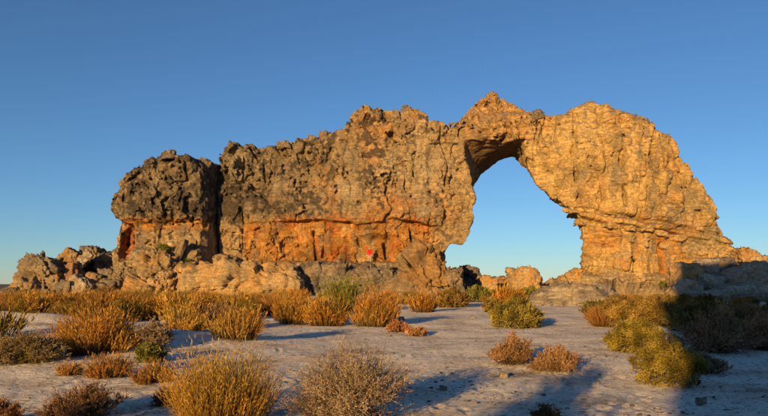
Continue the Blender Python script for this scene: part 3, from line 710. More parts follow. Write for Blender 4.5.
rock(518, 281, 652, 318, 46, 'low domed rock slab with a dark undercut, sand lapping round it', depth=7.0, sharp=0.0, sub=6, pal='pale', strata=0.5, rough=0.2, yaw=-6, taper=0.5)
rock(578, 284, 700, 318, 59, 'broad grey rock terrace below the right-hand column', depth=9, sharp=0.1, sub=6, pal='tan', strata=1.2, taper=0.4)
# pile to the right, in the shade of the outcrop behind the camera
G2 = 'grey blocks piled at the shaded end of the arch'
right = [(673, 263, 703, 284, 61, 0, 'tan'), (676, 281, 708, 303, 59, 3, 'pale'), (696, 259, 722, 278, 63, -6, 'pale'), (718, 258, 741, 274, 64, 4, 'grey'), (702, 274, 726, 292, 60, 0, 'pale'), (724, 270, 748, 287, 61, 8, 'pale'),
         (741, 262, 766, 285, 62, -16, 'pale'), (760, 262, 784, 288, 62, 6, 'pale'), (705, 288, 740, 304, 57, -10, 'pale'), (733, 284, 772, 297, 58, -8, 'pale'), (736, 294, 780, 309, 56, -6, 'grey'), (700, 297, 735, 312, 55, 4, 'grey')]
rl = ['squared shaded block at the outer edge of the grey pile', 'cracked grey block under the squared shaded one', 'leaning grey block along the top of the shaded pile', 'dark-topped block on the crest of the shaded pile', 'tall grey block in the heart of the shaded pile', 'pale block leaning on the crest block of the shaded pile',
      'big slanting grey slab rising from the shaded pile', 'blunt grey block beyond the big slanting slab', 'pale sloping slab low in the shaded pile', 'long pale flat slab below the big slanting one', 'lowest broad slab of the shaded pile', 'low grey slab at the brush line of the shaded pile']
for (a, b, c, d, Y, ro, pa), lb in zip(right, rl):
    rock(a, b, c, d+4, Y, lb, roll=ro, depth=2.4, yaw=random.Random(a).uniform(-38, 38), sharp=1.0, sub=5, pal=pa, strata=0.4, rough=0.35, extra=7, tint=(1.3, 1.3, 1.3))
rock(740, 249, 762, 264, 70, 'sunlit rounded rock at the tail end of the arch', depth=3, sharp=0.3, sub=5, pal='gold')
rock(756, 257, 784, 270, 72, 'low sunlit golden ledge beyond the tail end of the arch', depth=3, sharp=0.4, sub=5, pal='gold')
# pale slab breaking the sand on the left
rock(-14, 316, 52, 338, 27.5, 'flat pale rock breaking through the sand among the left-hand shrubs', depth=2.4, sharp=0.15, sub=5, pal='pale', strata=0.5, rough=0.5)
for (a, b, c, d) in [(396, 317, 404, 321), (470, 316, 476, 319), (118, 332, 126, 338), (500, 372, 508, 377), (698, 398, 708, 404), (440, 386, 447, 390)]:
    Y = 1064./(d-HY)
    rock(a, b, c, d+1.5, Y, 'small loose stone lying on the bare sand', sharp=0.5, sub=3, pal='pale', group='loose stones on the sand', name='stone', cat='stone')

# stones on the crest and joint blocks of the arch, as parts of it
def part_at(px, py):
    n = 'shoulder' if px > 694 else 'pillar_plinth' if px > 548 and py > 273 else 'pillar_shaft' if px > 548 and py > 217+(px-580)*0.17 else 'pillar_head' if px > 548 else 'lintel' if px > 456 else 'cliff_wall' if px > 240 else 'cleft' if px > 208 else 'buttress'
    return [c for c in ARCH.children if c.name.split('.')[0] == n][0]
def crest(px, wpx, hpx, pal):
    x = (px-CX)/F_PX*float(ys(px)); m = np.abs(AV[:, 0]-x) < 0.35
    q = AV[m]; q = q[q[:, 1] < 83]; t = np.argsort(q[:, 2])[int(len(q)*0.985)]; Y = float(ys(px)); mm = Y/F_PX
    RS[0] += 1
    me = rock_mesh('crest_stone', RS[0], (wpx*mm, wpx*mm*0.9, hpx*mm*2.4), sharp=0.5, sub=4, rough=1.5, pal=pal)
    o = link('crest_stone', me, M_ROCK, part_at(px, 120), loc=Vector(q[t].tolist())-ARCH.location+Vector((0, 0, -hpx*mm*0.5)))
for a in [(168, 12, 3, 'dark'), (196, 9, 3, 'dark'), (228, 9, 4, 'dark'), (284, 14, 3, 'grey'), (326, 11, 3, 'grey'), (366, 8, 4, 'grey'), (408, 10, 3, 'grey'), (494, 7, 4, 'tan'), (501, 7, 4, 'grey'), (543, 10, 4, 'grey'), (594, 9, 3, 'grey'), (652, 8, 3, 'grey'), (673, 9, 3, 'grey')]:
    crest(*a)
def joint_block(px, py, wpx, hpx, pal, proud=0.12):
    x, _, z = at(px, py, float(ys(px)))
    m = (np.abs(AV[:, 0]-x) < 0.5) & (np.abs(AV[:, 2]-z) < 0.4)
    if not m.any(): return
    Y = float(np.percentile(AV[m, 1][AV[m, 1] < 79], 40)) if (AV[m, 1] < 79).any() else 76
    mm = Y/F_PX; RS[0] += 1; dep = 1.6
    me = rock_mesh('joint_block', RS[0], (wpx*mm, dep, hpx*mm), sharp=0.75, sub=4, pal=pal, strata=0.5, extra=3)
    o = link('joint_block', me, M_ROCK, part_at(px, py), loc=Vector((x, Y+dep/2-proud, z))-ARCH.location, rot=(0, math.radians(6), random.Random(RS[0]).uniform(-0.15, 0.15)))
for a in [(592, 221, 20, 7, 'gold'), (613, 224, 14, 8, 'gold'), (630, 227, 13, 8, 'gold'), (646, 228, 15, 7, 'gold'), (663, 232, 14, 7, 'gold'), (681, 236, 16, 8, 'gold'), (600, 233, 14, 7, 'gold'), (618, 236, 9, 9, 'gold'), (631, 238, 10, 8, 'tan'), (645, 240, 12, 9, 'gold'),
          (672, 245, 16, 8, 'gold'), (690, 248, 15, 8, 'gold'), (706, 250, 16, 9, 'gold'), (722, 248, 14, 9, 'gold'), (600, 258, 14, 16, 'gold'), (622, 262, 18, 18, 'gold'), (645, 258, 10, 14, 'gold'), (700, 226, 14, 9, 'gold'), (712, 236, 14, 8, 'tan'), (586, 212, 18, 6, 'tan'), (606, 212, 18, 5, 'tan')]:
    joint_block(*a)

# ------------------------------------------------------------------ outcrops behind the camera whose shadows reach into view
def far_rock(x, y, w, d, h, label, **kw):
    RS[0] += 1
    o = link('outcrop', rock_mesh('outcrop', RS[0], (w, d, h*1.25), **kw), M_ROCK, loc=(x, y, h/2-h*0.125))
    return tag(o, label, 'outcrop')
TA = math.tan(SUN_AZ); TE = math.tan(SUN_EL)/math.cos(SUN_AZ)      # sideways shift and drop of a shadow per metre of depth
def slide(o, off, side):
    """move a rock sideways until its shadow's edge runs through offset off (metres right of the camera)"""
    n = len(o.data.vertices); c = np.empty(n*3, np.float32); o.data.vertices.foreach_get('co', c); c = c.reshape(-1, 3)
    e = (c[:, 0]+o.location.x)-(c[:, 1]+o.location.y)*TA
    m = c[:, 2]+o.location.z > 0.5
    o.location.x += off-(e[m].min() if side < 0 else e[m].max())
tow = far_rock(0, -30, 13.0, 6.0, 4.4+92*TE, 'tall blocky outcrop whose shadow falls on the grey pile', sharp=1.0, sub=6, pal='tan', rough=0.4, extra=0, skew=0.03)
slide(tow, -0.68, -1)
print('rocks', round(time.time()-T0, 1))

# ------------------------------------------------------------------ plants
def unit(a): return a/(np.linalg.norm(a, axis=-1, keepdims=True)+1e-9)
def strips(base, direc, length, width, droop, rs, cb, ct, jitter=0.25):
    """tapered bending blades: 5 vertices, a quad and a triangle each"""
    n = len(base)
    side = unit(np.cross(direc, rs.randn(n, 3)))
    out = direc.copy(); out[:, 2] = 0
    p1 = base+direc*(length*0.55)[:, None]
    p2 = base+direc*length[:, None]+(out*0.8+np.array([0, 0, -0.35]))*(droop*length)[:, None]
    w = side*(width/2)[:, None]
    V = np.stack([base-w, base+w, p1+w*0.8, p1-w*0.8, p2], 1).reshape(-1, 3)
    i = np.arange(n)*5
    q = np.stack([i, i+1, i+2, i+3], -1); t = np.stack([i+3, i+2, i+4], -1)
    jj = (1+jitter*rs.randn(n, 1)).clip(0.5, 1.7)
    cb = np.array(cb); ct = np.array(ct)
    C = np.stack([cb*jj, cb*jj, (cb*0.4+ct*0.6)*jj, (cb*0.4+ct*0.6)*jj, ct*jj], 1).reshape(-1, 3)
    return V, q, t, C, p1, p2
def merge(parts):
    V = []; Q = []; T = []; C = []; o = 0
    for v, q, t, c in parts:
        V.append(v); C.append(c); Q.append(q+o); T.append(t+o); o += len(v)
    return np.concatenate(V), np.concatenate(Q), np.concatenate(T), np.concatenate(C)
def leaves_along(p0, p1, rs, k, length, width, cb, ct, spread=0.55):
    n = len(p0); t = rs.uniform(0.1, 1.05, (n, k, 1))
    b = (p0[:, None]*(1-t)+p1[:, None]*t).reshape(-1, 3)
    ax = np.repeat(unit(p1-p0), k, 0)
    d = unit(ax+spread*rs.randn(len(b), 3))
    L = length*rs.uniform(0.6, 1.3, len(b)); W = width*rs.uniform(0.7, 1.3, len(b))
    return strips(b, d, L, W, np.zeros(len(b)), rs, cb, ct)
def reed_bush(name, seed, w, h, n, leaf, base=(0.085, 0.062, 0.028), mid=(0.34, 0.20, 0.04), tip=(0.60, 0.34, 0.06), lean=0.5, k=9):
    """upright feathery golden bush"""
    rs = np.random.RandomState(seed); NC = 18
    a = rs.uniform(0, 6.283, n); r = np.sqrt(rs.uniform(0, 1, n))
    cl = rs.randint(0, NC, n); ca = rs.uniform(0, 6.28, NC)[cl]; cr = np.sqrt(rs.uniform(0.0, 1, NC))[cl]; ch = rs.uniform(0.55, 1.10, NC)[cl]; cc = rs.uniform(0.62, 1.25, (NC, 1))*np.array([1, 1, 1])*(1+np.array([[-0.12, 0.06, 0.1]])*rs.uniform(-1, 1.3, (NC, 1)))
    bx = w*0.40*(0.72*cr*np.cos(ca)+0.34*r*np.cos(a)); by = w*0.40*(0.72*cr*np.sin(ca)+0.34*r*np.sin(a))
    base_p = np.stack([bx, by, np.full(n, -0.03)], -1)
    rad = np.sqrt(bx**2+by**2)/(w*0.42)
    d = unit(np.stack([bx/(w*0.42)*lean+0.17*rs.randn(n), by/(w*0.42)*lean+0.17*rs.randn(n), np.ones(n)], -1))
    L = h*rs.uniform(0.45, 1.0, n)*ch*(1.05-0.40*rad**2)
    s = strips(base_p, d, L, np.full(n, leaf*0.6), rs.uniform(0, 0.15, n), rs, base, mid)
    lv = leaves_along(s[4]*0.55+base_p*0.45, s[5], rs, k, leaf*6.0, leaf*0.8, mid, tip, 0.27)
    lv[3][:] *= np.repeat(np.repeat(cc[cl], k, 0), 5, 0)
    v, q, t, c = merge([s[:4], lv[:4]])
    return mesh_np(name, v, [q, t], c, smooth=False)
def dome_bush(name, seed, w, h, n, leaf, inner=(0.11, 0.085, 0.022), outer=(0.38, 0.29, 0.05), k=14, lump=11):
    """rounded dense small-leaved shrub made of sprigs over lumpy domes"""
    rs = np.random.RandomState(seed)
    la = np.arange(lump)*2.4+rs.uniform(-0.4, 0.4, lump); lr_ = np.sqrt(np.arange(lump)/(lump-0.5))*0.66
    lc = np.stack([lr_*np.cos(la)*w/2, lr_*np.sin(la)*w/2, h*(0.58-0.52*lr_**1.3)*rs.uniform(0.85, 1.12, lump)], -1)
    lrad = rs.uniform(0.28, 0.38, lump)*w*0.56
    idx = rs.randint(0, lump, n)
    d = unit(rs.randn(n, 3)); d[:, 2] = np.where(d[:, 2] < 0, -d[:, 2]*(rs.uniform(0, 1, n)*1.3-0.65), d[:, 2]); d = unit(d)
    sc_ = np.stack([lrad[idx], lrad[idx], np.minimum(lrad[idx]*0.95, h*0.40)], -1)
    rr = rs.uniform(0.62, 1.05, (n, 1))
    p = lc[idx]+d*sc_*rr
    p[:, 2] = np.where(p[:, 2] < 0.02, rs.uniform(0.01, 0.25*h, n), p[:, 2])
    low = rs.uniform(0, 1, n) < 0.2; aa = rs.uniform(0, 6.283, n); ra = np.sqrt(rs.uniform(0.3, 1, n))*w*0.40
    p = np.where(low[:, None], np.stack([np.cos(aa)*ra, np.sin(aa)*ra, rs.uniform(0.01, 0.34, n)*h], -1), p)
    ax = unit(d+np.array([0, 0, 0.75])+0.25*rs.randn(n, 3))
    L = leaf*4.5*rs.uniform(0.7, 1.3, n)
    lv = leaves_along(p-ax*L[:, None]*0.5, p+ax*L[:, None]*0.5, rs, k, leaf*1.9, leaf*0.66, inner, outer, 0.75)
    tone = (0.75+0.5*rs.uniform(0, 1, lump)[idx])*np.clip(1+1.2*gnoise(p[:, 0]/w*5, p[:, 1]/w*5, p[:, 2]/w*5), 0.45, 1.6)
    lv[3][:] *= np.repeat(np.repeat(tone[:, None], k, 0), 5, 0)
    V, q, t, C = lv[:4]
    return mesh_np(name, V, [q, t], C, smooth=False)
def stems_mesh(name, seed, w, h, n=26, thick=0.012, col=(0.13, 0.10, 0.075)):
    rs = np.random.RandomState(seed); V = []; Fq = []; C = []; o = 0
    for i in range(n):
        a = rs.uniform(0, 6.283); r = math.sqrt(rs.uniform(0, 1))
        p = np.array([0.06*w*rs.randn(), 0.06*w*rs.randn(), -0.05]); e = np.array([math.cos(a)*r*w*0.42, math.sin(a)*r*w*0.42, h*rs.uniform(0.5, 0.85)])
        mid = (p+e)/2+np.array([rs.randn()*w*0.04, rs.randn()*w*0.04, -h*0.05])
        for k, (c, t) in enumerate(((p, 1), (mid, 0.7), (e, 0.3))):
            for b in range(3):
                g = b*2.0944; V.append(c+np.array([math.cos(g), math.sin(g), 0])*thick*t); C.append(np.array(col)*rs.uniform(0.8, 1.2))
        for k in range(2):
            for b in range(3): Fq.append([o+k*3+b, o+k*3+(b+1) % 3, o+k*3+3+(b+1) % 3, o+k*3+3+b])
        o += 9
    return mesh_np(name, np.array(V), [np.array(Fq)], np.array(C))
def dry_bush(name, seed, w, h, n1, leaf, twig=(0.15, 0.11, 0.08), tip=(0.52, 0.36, 0.20), k2=9, k3=13, grey=(0.28, 0.215, 0.16)):
    """open grey shrub: stems that fork into twigs with pale tufted ends"""
    rs = np.random.RandomState(seed)
    a = rs.uniform(0, 6.283, n1); r = np.sqrt(rs.uniform(0, 1, n1)); lob = 0.8+0.25*np.sin(a*3+rs.uniform(0, 6))+0.12*np.sin(a*7+1)
    base = np.stack([0.14*w*rs.randn(n1), 0.14*w*rs.randn(n1), np.full(n1, -0.03)], -1)
    end = np.stack([np.cos(a)*r*w*0.44*lob, np.sin(a)*r*w*0.44*lob, h*(0.88-0.62*r**2.2)*rs.uniform(0.45, 1.0, n1)], -1)
    NL = 13; la = np.arange(NL)*2.4+rs.uniform(-0.5, 0.5, NL); lr_ = np.sqrt((np.arange(NL)+0.3)/NL)
    lc = np.stack([np.cos(la)*lr_*w*0.40, np.sin(la)*lr_*w*0.40, h*(0.80-0.55*lr_**2)*rs.uniform(0.6, 1.05, NL)], -1)
    li = rs.randint(0, NL, n1); cl = lc[li]+rs.randn(n1, 3)*np.array([w*0.055, w*0.055, h*0.07])
    pick = rs.uniform(0, 1, n1) < 0.72; end = np.where(pick[:, None], cl, end); end[:, 2] = np.maximum(end[:, 2], 0.06*h)
    lcol = rs.uniform(0.62, 1.28, (NL, 1))[li]
    L = np.linalg.norm(end-base, axis=1)
    s1 = strips(base, unit(end-base), L, np.full(n1, leaf*0.9), np.zeros(n1), rs, np.array(twig)*0.7, twig)
    t = rs.uniform(0.55, 1.0, (n1, k2, 1)); b2 = (base[:, None]*(1-t)+end[:, None]*t).reshape(-1, 3)
    d2 = unit(np.repeat(unit(end-base), k2, 0)+0.6*rs.randn(len(b2), 3)+np.array([0, 0, 0.35])); L2 = h*rs.uniform(0.08, 0.22, len(b2))
    s2 = strips(b2, d2, L2, np.full(len(b2), leaf*0.55), np.full(len(b2), 0.05), rs, twig, grey)
    s3 = leaves_along(s2[4]*0.7+b2*0.3, s2[5], rs, k3, leaf*3.0, leaf*0.8, grey, tip, 0.6)
    s3[3][:] *= np.repeat(np.repeat(lcol, k2*k3, 0), 5, 0)
    v, q, t_, c = merge([s1[:4], s2[:4], s3[:4]])
    return mesh_np(name, v, [q, t_], c, smooth=False)
def grass_tuft(name, seed, w, h, n, leaf, base=(0.10, 0.07, 0.03), tip=(0.46, 0.27, 0.075)):
    rs = np.random.RandomState(seed)
    a = rs.uniform(0, 6.283, n); r = np.sqrt(rs.uniform(0, 1, n)); b = np.stack([np.cos(a)*r*w*0.28, np.sin(a)*r*w*0.28, np.full(n, -0.02)], -1)
    d = unit(np.stack([np.cos(a)*r*0.75+0.2*rs.randn(n), np.sin(a)*r*0.75+0.2*rs.randn(n), np.ones(n)], -1))
    s = strips(b, d, h*rs.uniform(0.55, 1.1, n), np.full(n, leaf), rs.uniform(0.02, 0.3, n), rs, base, tip)
    return mesh_np(name, s[0], [s[1], s[2]], s[3], smooth=False)

def spot(px, by, Y=None):
    if Y is None:
        Y = (CAM_Z)*F_PX/(by-HY)
        for _ in range(4):
            x = (px-CX)/F_PX*Y; Y = (CAM_Z-float(ground_z(np.array([x]), np.array([Y]))[0]))*F_PX/(by-HY)
    x = (px-CX)/F_PX*Y
    return x, Y, float(ground_z(np.array([x]), np.array([Y]))[0])
PS = [500]; PLANTS = []
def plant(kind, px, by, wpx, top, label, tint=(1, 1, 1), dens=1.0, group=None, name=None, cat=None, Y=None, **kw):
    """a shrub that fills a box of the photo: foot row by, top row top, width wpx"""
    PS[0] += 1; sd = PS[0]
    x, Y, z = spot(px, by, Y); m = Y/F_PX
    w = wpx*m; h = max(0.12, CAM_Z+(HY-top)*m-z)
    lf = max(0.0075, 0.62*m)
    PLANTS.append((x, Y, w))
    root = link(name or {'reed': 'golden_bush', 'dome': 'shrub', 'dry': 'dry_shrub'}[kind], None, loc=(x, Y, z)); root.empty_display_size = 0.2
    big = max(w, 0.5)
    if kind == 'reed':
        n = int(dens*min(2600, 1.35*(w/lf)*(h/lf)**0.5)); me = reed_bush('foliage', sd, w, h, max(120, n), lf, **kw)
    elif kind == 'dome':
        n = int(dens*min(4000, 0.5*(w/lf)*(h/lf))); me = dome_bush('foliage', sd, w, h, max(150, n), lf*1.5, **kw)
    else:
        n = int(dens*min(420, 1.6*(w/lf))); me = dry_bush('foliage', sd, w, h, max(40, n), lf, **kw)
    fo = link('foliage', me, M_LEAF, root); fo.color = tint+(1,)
    st = link('stem', stems_mesh('stem', sd, w, h, 30 if wpx > 40 else 14, max(0.006, 0.5*m)), M_WOOD, root)
    tag(root, label, cat or 'shrub', group)
    return root
OR = (1.0, 1.0, 1.0)
# tall open shrubs behind the camera: their broken shade lies over the foreground sand
edge = -0.60
for i, (y, w_, q) in enumerate([(-4.2, 2.0, 1.05), (-4.8, 2.6, 0.85), (-4.0, 2.3, 1.0)]):
    h_ = q*(13.0-y)*TE; PS[0] += 1
    root = link('tall_shrub', None, loc=(edge-w_*0.5+y*TA, y, 0)); edge -= w_*0.98
    link('foliage', dry_bush('foliage', PS[0], w_*1.05, h_, 190, 0.030), M_LEAF, root); link('stem', stems_mesh('stem', PS[0], w_, h_, 30, 0.014), M_WOOD, root)
    tag(root, 'tall open dry shrub in the row that shades the foreground sand', 'shrub', 'tall shrubs that shade the foreground')
# foreground
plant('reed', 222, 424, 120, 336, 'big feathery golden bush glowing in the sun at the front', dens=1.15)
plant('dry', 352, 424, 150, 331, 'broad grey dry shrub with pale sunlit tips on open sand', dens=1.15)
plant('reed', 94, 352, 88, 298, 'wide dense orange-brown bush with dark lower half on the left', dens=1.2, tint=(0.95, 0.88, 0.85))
plant('dry', 26, 362, 100, 326, 'dark greenish brown shrub by the flat pale rock', tint=(0.8, 0.78, 0.55))
plant('dome', 34, 362, 40, 336, 'small olive shrub in the midst of the dark brown one', tint=(0.6, 0.7, 0.6))
plant('reed', 108, 377, 46, 349, 'little orange tuft on bare sand next to a rounder one', name='grass_tuft', cat='grass', base=(0.10, 0.055, 0.025), tip=(0.44, 0.20, 0.06), lean=0.9)
plant('reed', 152, 383, 38, 357, 'round reddish orange tuft on bare sand beside a looser one', name='grass_tuft', cat='grass', base=(0.10, 0.055, 0.025), tip=(0.42, 0.19, 0.055), lean=0.9)
plant('reed', 68, 375, 22, 359, 'smallest orange tuft on the bare sand', name='grass_tuft', cat='grass', base=(0.10, 0.055, 0.025), tip=(0.44, 0.20, 0.06), lean=0.9)
plant('dry', 84, 418, 100, 379, 'low sprawling dark brown shrub on shaded sand', tint=(0.7, 0.56, 0.46))
plant('dry', 2, 424, 44, 393, 'low reddish brown shrub cut by the picture edge', tint=(0.85, 0.58, 0.42))
plant('dry', 154, 350, 46, 314, 'grey twiggy shrub beside the wide orange-brown bush', tint=(0.78, 0.78, 0.78))
plant('dome', 150, 362, 34, 338, 'small grey-green shrub below the grey twiggy one', tint=(0.7, 0.85, 0.9))
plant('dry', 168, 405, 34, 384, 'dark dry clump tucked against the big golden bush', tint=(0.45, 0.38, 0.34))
plant('reed', 184, 334, 48, 302, 'golden-tipped bush beyond the grey twiggy shrub')
plant('reed', 236, 341, 58, 303, 'orange-brown bush right behind the big golden bush', tint=(0.9, 0.85, 0.9))
plant('dry', 222, 330, 50, 300, 'brownish pink feathery shrub behind the orange-brown bush', tint=(0.85, 0.72, 0.62))
plant('reed', 293, 324, 38, 292, 'dull orange bush at the end of the long pale slab', tint=(0.9, 0.8, 0.75))
plant('reed', 326, 326, 44, 293, 'brown-orange bush next to the tall yellow-green one', tint=(0.88, 0.78, 0.7))
plant('reed', 347, 312, 50, 273, 'tall yellow-green bush in front of the pitted grey rock', mid=(0.14, 0.13, 0.03), tip=(0.30, 0.27, 0.05))
plant('reed', 375, 326, 50, 287, 'rounded bright orange bush at the edge of the sand', tip=(0.46, 0.21, 0.045), dens=1.3)
plant('dry', 398, 332, 30, 319, 'low reddish sprig patch on the sand by the bright orange bush', tint=(0.95, 0.62, 0.45))
plant('dry', 416, 336, 26, 325, 'tiny pale dry tuft on the sand by the reddish sprigs', tint=(1.0, 0.75, 0.55))
plant('reed', 424, 312, 32, 291, 'small orange bush before the cone-shaped boulder', tint=(0.95, 0.8, 0.7))
plant('dome', 452, 307, 40, 286, 'brownish round bush under the cone-shaped boulder', outer=(0.352, 0.200, 0.056))
plant('dome', 478, 302, 30, 283, 'fresh green round bush under the opening', outer=(0.320, 0.320, 0.064))
plant('dome', 516, 327, 62, 296, 'full rounded olive bush standing on the sand before the opening', outer=(0.368, 0.296, 0.056))
plant('dome', 494, 312, 26, 297, 'small golden olive bush tucked behind the full rounded one', outer=(0.400, 0.280, 0.056))
plant('reed', 512, 306, 40, 283, 'orange-brown bush behind the full olive bush', tint=(0.9, 0.75, 0.65))
plant('dome', 531, 303, 26, 283, 'greenish bush beside the squared golden block', outer=(0.272, 0.272, 0.064))
plant('dry', 512, 364, 50, 331, 'upright dry brown bush with pale base on open sand', tint=(0.85, 0.66, 0.5), dens=1.2)
plant('dry', 556, 371, 58, 343, 'straw-coloured dry cushion beside the upright brown bush', tint=(1.1, 0.88, 0.68), dens=1.2)
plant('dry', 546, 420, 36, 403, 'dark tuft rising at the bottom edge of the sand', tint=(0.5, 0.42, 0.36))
plant('dome', 622, 327, 56, 291, 'broad orange-olive bush below the rock terrace', outer=(0.416, 0.248, 0.056))
plant('dome', 652, 325, 50, 296, 'golden brown bush next to the broad orange-olive one', outer=(0.400, 0.240, 0.064))
plant('dome', 636, 351, 64, 312, 'knobbly yellow-olive bush along the sunlit strip of sand', outer=(0.432, 0.320, 0.048))
plant('dome', 668, 384, 74, 325, 'tall yellow-olive bush half in shade beside the sunlit strip', outer=(0.416, 0.304, 0.048))
plant('dry', 716, 352, 90, 303, 'dark brown shrub in full shade beyond the half-lit bush', tint=(1.0, 0.8, 0.65))
plant('dry', 764, 350, 70, 304, 'reddish brown shaded shrub at the picture edge', tint=(1.1, 0.75, 0.55))
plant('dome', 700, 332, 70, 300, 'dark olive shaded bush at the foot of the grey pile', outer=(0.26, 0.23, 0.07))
plant('dry', 744, 326, 70, 298, 'brown shaded brush below the grey slabs', tint=(1.0, 0.75, 0.55))
plant('dry', 702, 372, 60, 350, 'low grey shaded twigs beside the half-lit bush', tint=(0.95, 0.9, 0.85))
# brush at the foot of the cliff: look-alike tufts and small bushes
TV = [grass_tuft('grass_tuft', 900+i, 1.5, 0.75+0.12*i, 420, 0.02) for i in range(4)]
DV = [dome_bush('low_bush', 930+i, 1.9, 0.95, 420, 0.05, outer=((0.36, 0.24, 0.055), (0.28, 0.24, 0.06), (0.38, 0.20, 0.055))[i]) for i in range(3)]
RV = [reed_bush('brush_bush', 950+i, 1.8, 1.25, 170, 0.032) for i in range(3)]
for me in TV+DV+RV: me.materials.append(M_LEAF)
rr = random.Random(11)
def scatter(meshes, name, n, px0, px1, by0, by1, label, cat, group, smin, smax, tints, tw, areas):
    k = 0
    while k < n:
        px = rr.uniform(px0, px1); by = by0+(by1-by0)*rr.random()
        x, Y, z = spot(px, by)
        if abs(x-float(path_x(Y))) < 1.6: continue
        s = rr.uniform(smin, smax)
        o = link(name, meshes[rr.randrange(len(meshes))], None, loc=(x, Y, z), rot=(0, 0, rr.uniform(0, 6.28)), scale=(s*rr.uniform(0.9, 1.3), s*rr.uniform(0.9, 1.3), s))
        t = tints[rr.randrange(len(tints))]; v = rr.uniform(0.8, 1.15); o.color = (t[0]*v, t[1]*v, t[2]*v, 1)
        ar = areas[[i for i in range(len(areas)) if px >= areas[i][0]][-1]][1]
        tag(o, tw[tints.index(t)]+' '+label+' '+ar, cat, group+' '+ar); k += 1
WT = [(0.95, 0.92, 0.95), (1.0, 0.74, 0.58), (0.55, 0.62, 0.5), (0.48, 0.42, 0.4)]; WN = ['golden', 'orange', 'olive', 'dull brown']
LA = [(-99, 'before the rubble heap'), (125, 'before the knobbly golden rock'), (180, 'before the long pale slab'), (292, 'before the dark grey smooth rock')]
MA = [(0, 'before the cone-shaped boulder'), (458, 'below the opening')]
RA = [(0, 'before the rock terrace'), (684, 'before the shaded grey pile')]
scatter(TV, 'grass_tuft', 170, -10, 300, 299.5, 317, 'grass tuft in the brush', 'grass', 'grass tufts', 0.7, 1.3, WT, WN, LA)
scatter(RV, 'brush_bush', 60, -10, 300, 301, 322, 'feathery bush in the brush', 'shrub', 'feathery bushes', 0.6, 1.1, WT, WN, LA)
scatter(DV, 'low_bush', 40, 120, 330, 300, 318, 'low round bush in the brush', 'shrub', 'low round bushes', 0.55, 1.0, WT, WN, LA)
scatter(DV, 'low_bush', 30, 385, 560, 295.5, 303, 'low round bush among boulders', 'shrub', 'low round bushes', 0.55, 0.95, WT, WN, MA)
scatter(TV, 'grass_tuft', 30, 380, 560, 296, 305, 'dry grass tuft among boulders', 'grass', 'dry grass tufts', 0.6, 1.0, WT, WN, MA)
RT = [(0.9, 0.7, 0.6), (0.6, 0.62, 0.5), (0.95, 0.85, 0.7)]; RN = ['rusty', 'dark olive', 'golden olive']
scatter(DV, 'low_bush', 40, 590, 790, 301, 326, 'low round bush in the brush', 'shrub', 'low round bushes', 0.5, 0.95, RT, RN, RA)
scatter(TV, 'grass_tuft', 34, 600, 790, 303, 330, 'grass tuft in the brush', 'grass', 'grass tufts', 0.6, 1.0, RT, RN, RA)
# little plants rooted on the rock
def perch(px, py, size, mesh, label, tint):
    x, _, z = at(px, py, float(ys(px)))
    m = (np.abs(AV[:, 0]-x) < 0.4) & (np.abs(AV[:, 2]-z) < 0.5) & (AV[:, 1] < 80)
    if not m.any(): return
    q = AV[m]; q = q[q[:, 1].argmin()]
    o = link('rock_plant', mesh, None, loc=(float(q[0]), float(q[1])+0.15, float(q[2])), scale=(size, size, size*1.1), rot=(math.radians(15), 0, px)); o.color = tint+(1,)
    tag(o, label, 'shrub')
perch(172, 256, 0.9, DV[1], 'small green bush rooted on the dark cliff end above the bulging rock', (0.8, 1.0, 0.6))
perch(192, 262, 0.7, DV[1], 'smaller green bush rooted beside the cleft', (0.8, 1.0, 0.6))
perch(634, 266, 0.5, DV[1], 'tiny dark bush growing in a joint of the golden column', (0.6, 0.75, 0.5))
perch(666, 284, 0.9, DV[1], 'small green bush at the foot of the golden column', (0.8, 0.95, 0.6))
# twigs and grit lying on the sand
def litter():
    rs = np.random.RandomState(77); n = 11000
    Y = 6.0+24*rs.uniform(0, 1, n)**1.4; x = rs.uniform(-0.62, 0.62, n)*Y
    for (bx, by, bw) in PLANTS:
        if by > 32: continue
        m = 160; a = rs.uniform(0, 6.283, m); r = bw*(0.25+0.32*np.abs(rs.randn(m)))
        x = np.concatenate([x, bx+np.cos(a)*r]); Y = np.concatenate([Y, by+np.sin(a)*r])
    n = len(x)
    z = ground_z(x, Y)+0.004
    b = np.stack([x, Y, z], -1); a = rs.uniform(0, 6.283, n); d = unit(np.stack([np.cos(a), np.sin(a), 0.12*np.abs(rs.randn(n))], -1))
    s = strips(b, d, rs.uniform(0.015, 0.11, n), rs.uniform(0.004, 0.010, n), np.zeros(n), rs, (0.10, 0.075, 0.055), (0.16, 0.12, 0.085))
    o = link('leaf_litter', mesh_np('leaf_litter', s[0], [s[1], s[2]], s[3], smooth=False), M_WOOD)
    tag(o, 'dry twigs and leaf litter strewn over the sand', 'litter', kind='stuff')
litter()
def gravel():
    rs = np.random.RandomState(78); n = 4200
    Y = 6.0+30*rs.uniform(0, 1, n)**1.5; x = rs.uniform(-0.62, 0.62, n)*Y
    keep = gnoise(x/2.5, Y/2.5, 0*x+4) > -0.05; x, Y = x[keep], Y[keep]; n = len(x)
    v, f = ico(1); r = 0.008+0.022*rs.uniform(0, 1, n)**3
    V = v[None]*(1+0.3*rs.uniform(-1, 1, (n, len(v), 1)))*np.stack([r*1.3, r, r*0.7], -1)[:, None]+np.stack([x, Y, ground_z(x, Y)+r*0.3], -1)[:, None]
    F = (f[None]+(np.arange(n)*len(v))[:, None, None]).reshape(-1, 3)
    C = np.repeat(rs.uniform(0.10, 0.42, (n, 1))*np.array([[1, 0.85, 0.68]]), len(v), 0)
    o = link('gravel', mesh_np('gravel', V.reshape(-1, 3), [F], C, smooth=False), M_ROCK)
    tag(o, 'scattered grit and small pebbles on the sand', 'gravel', kind='stuff')
gravel()
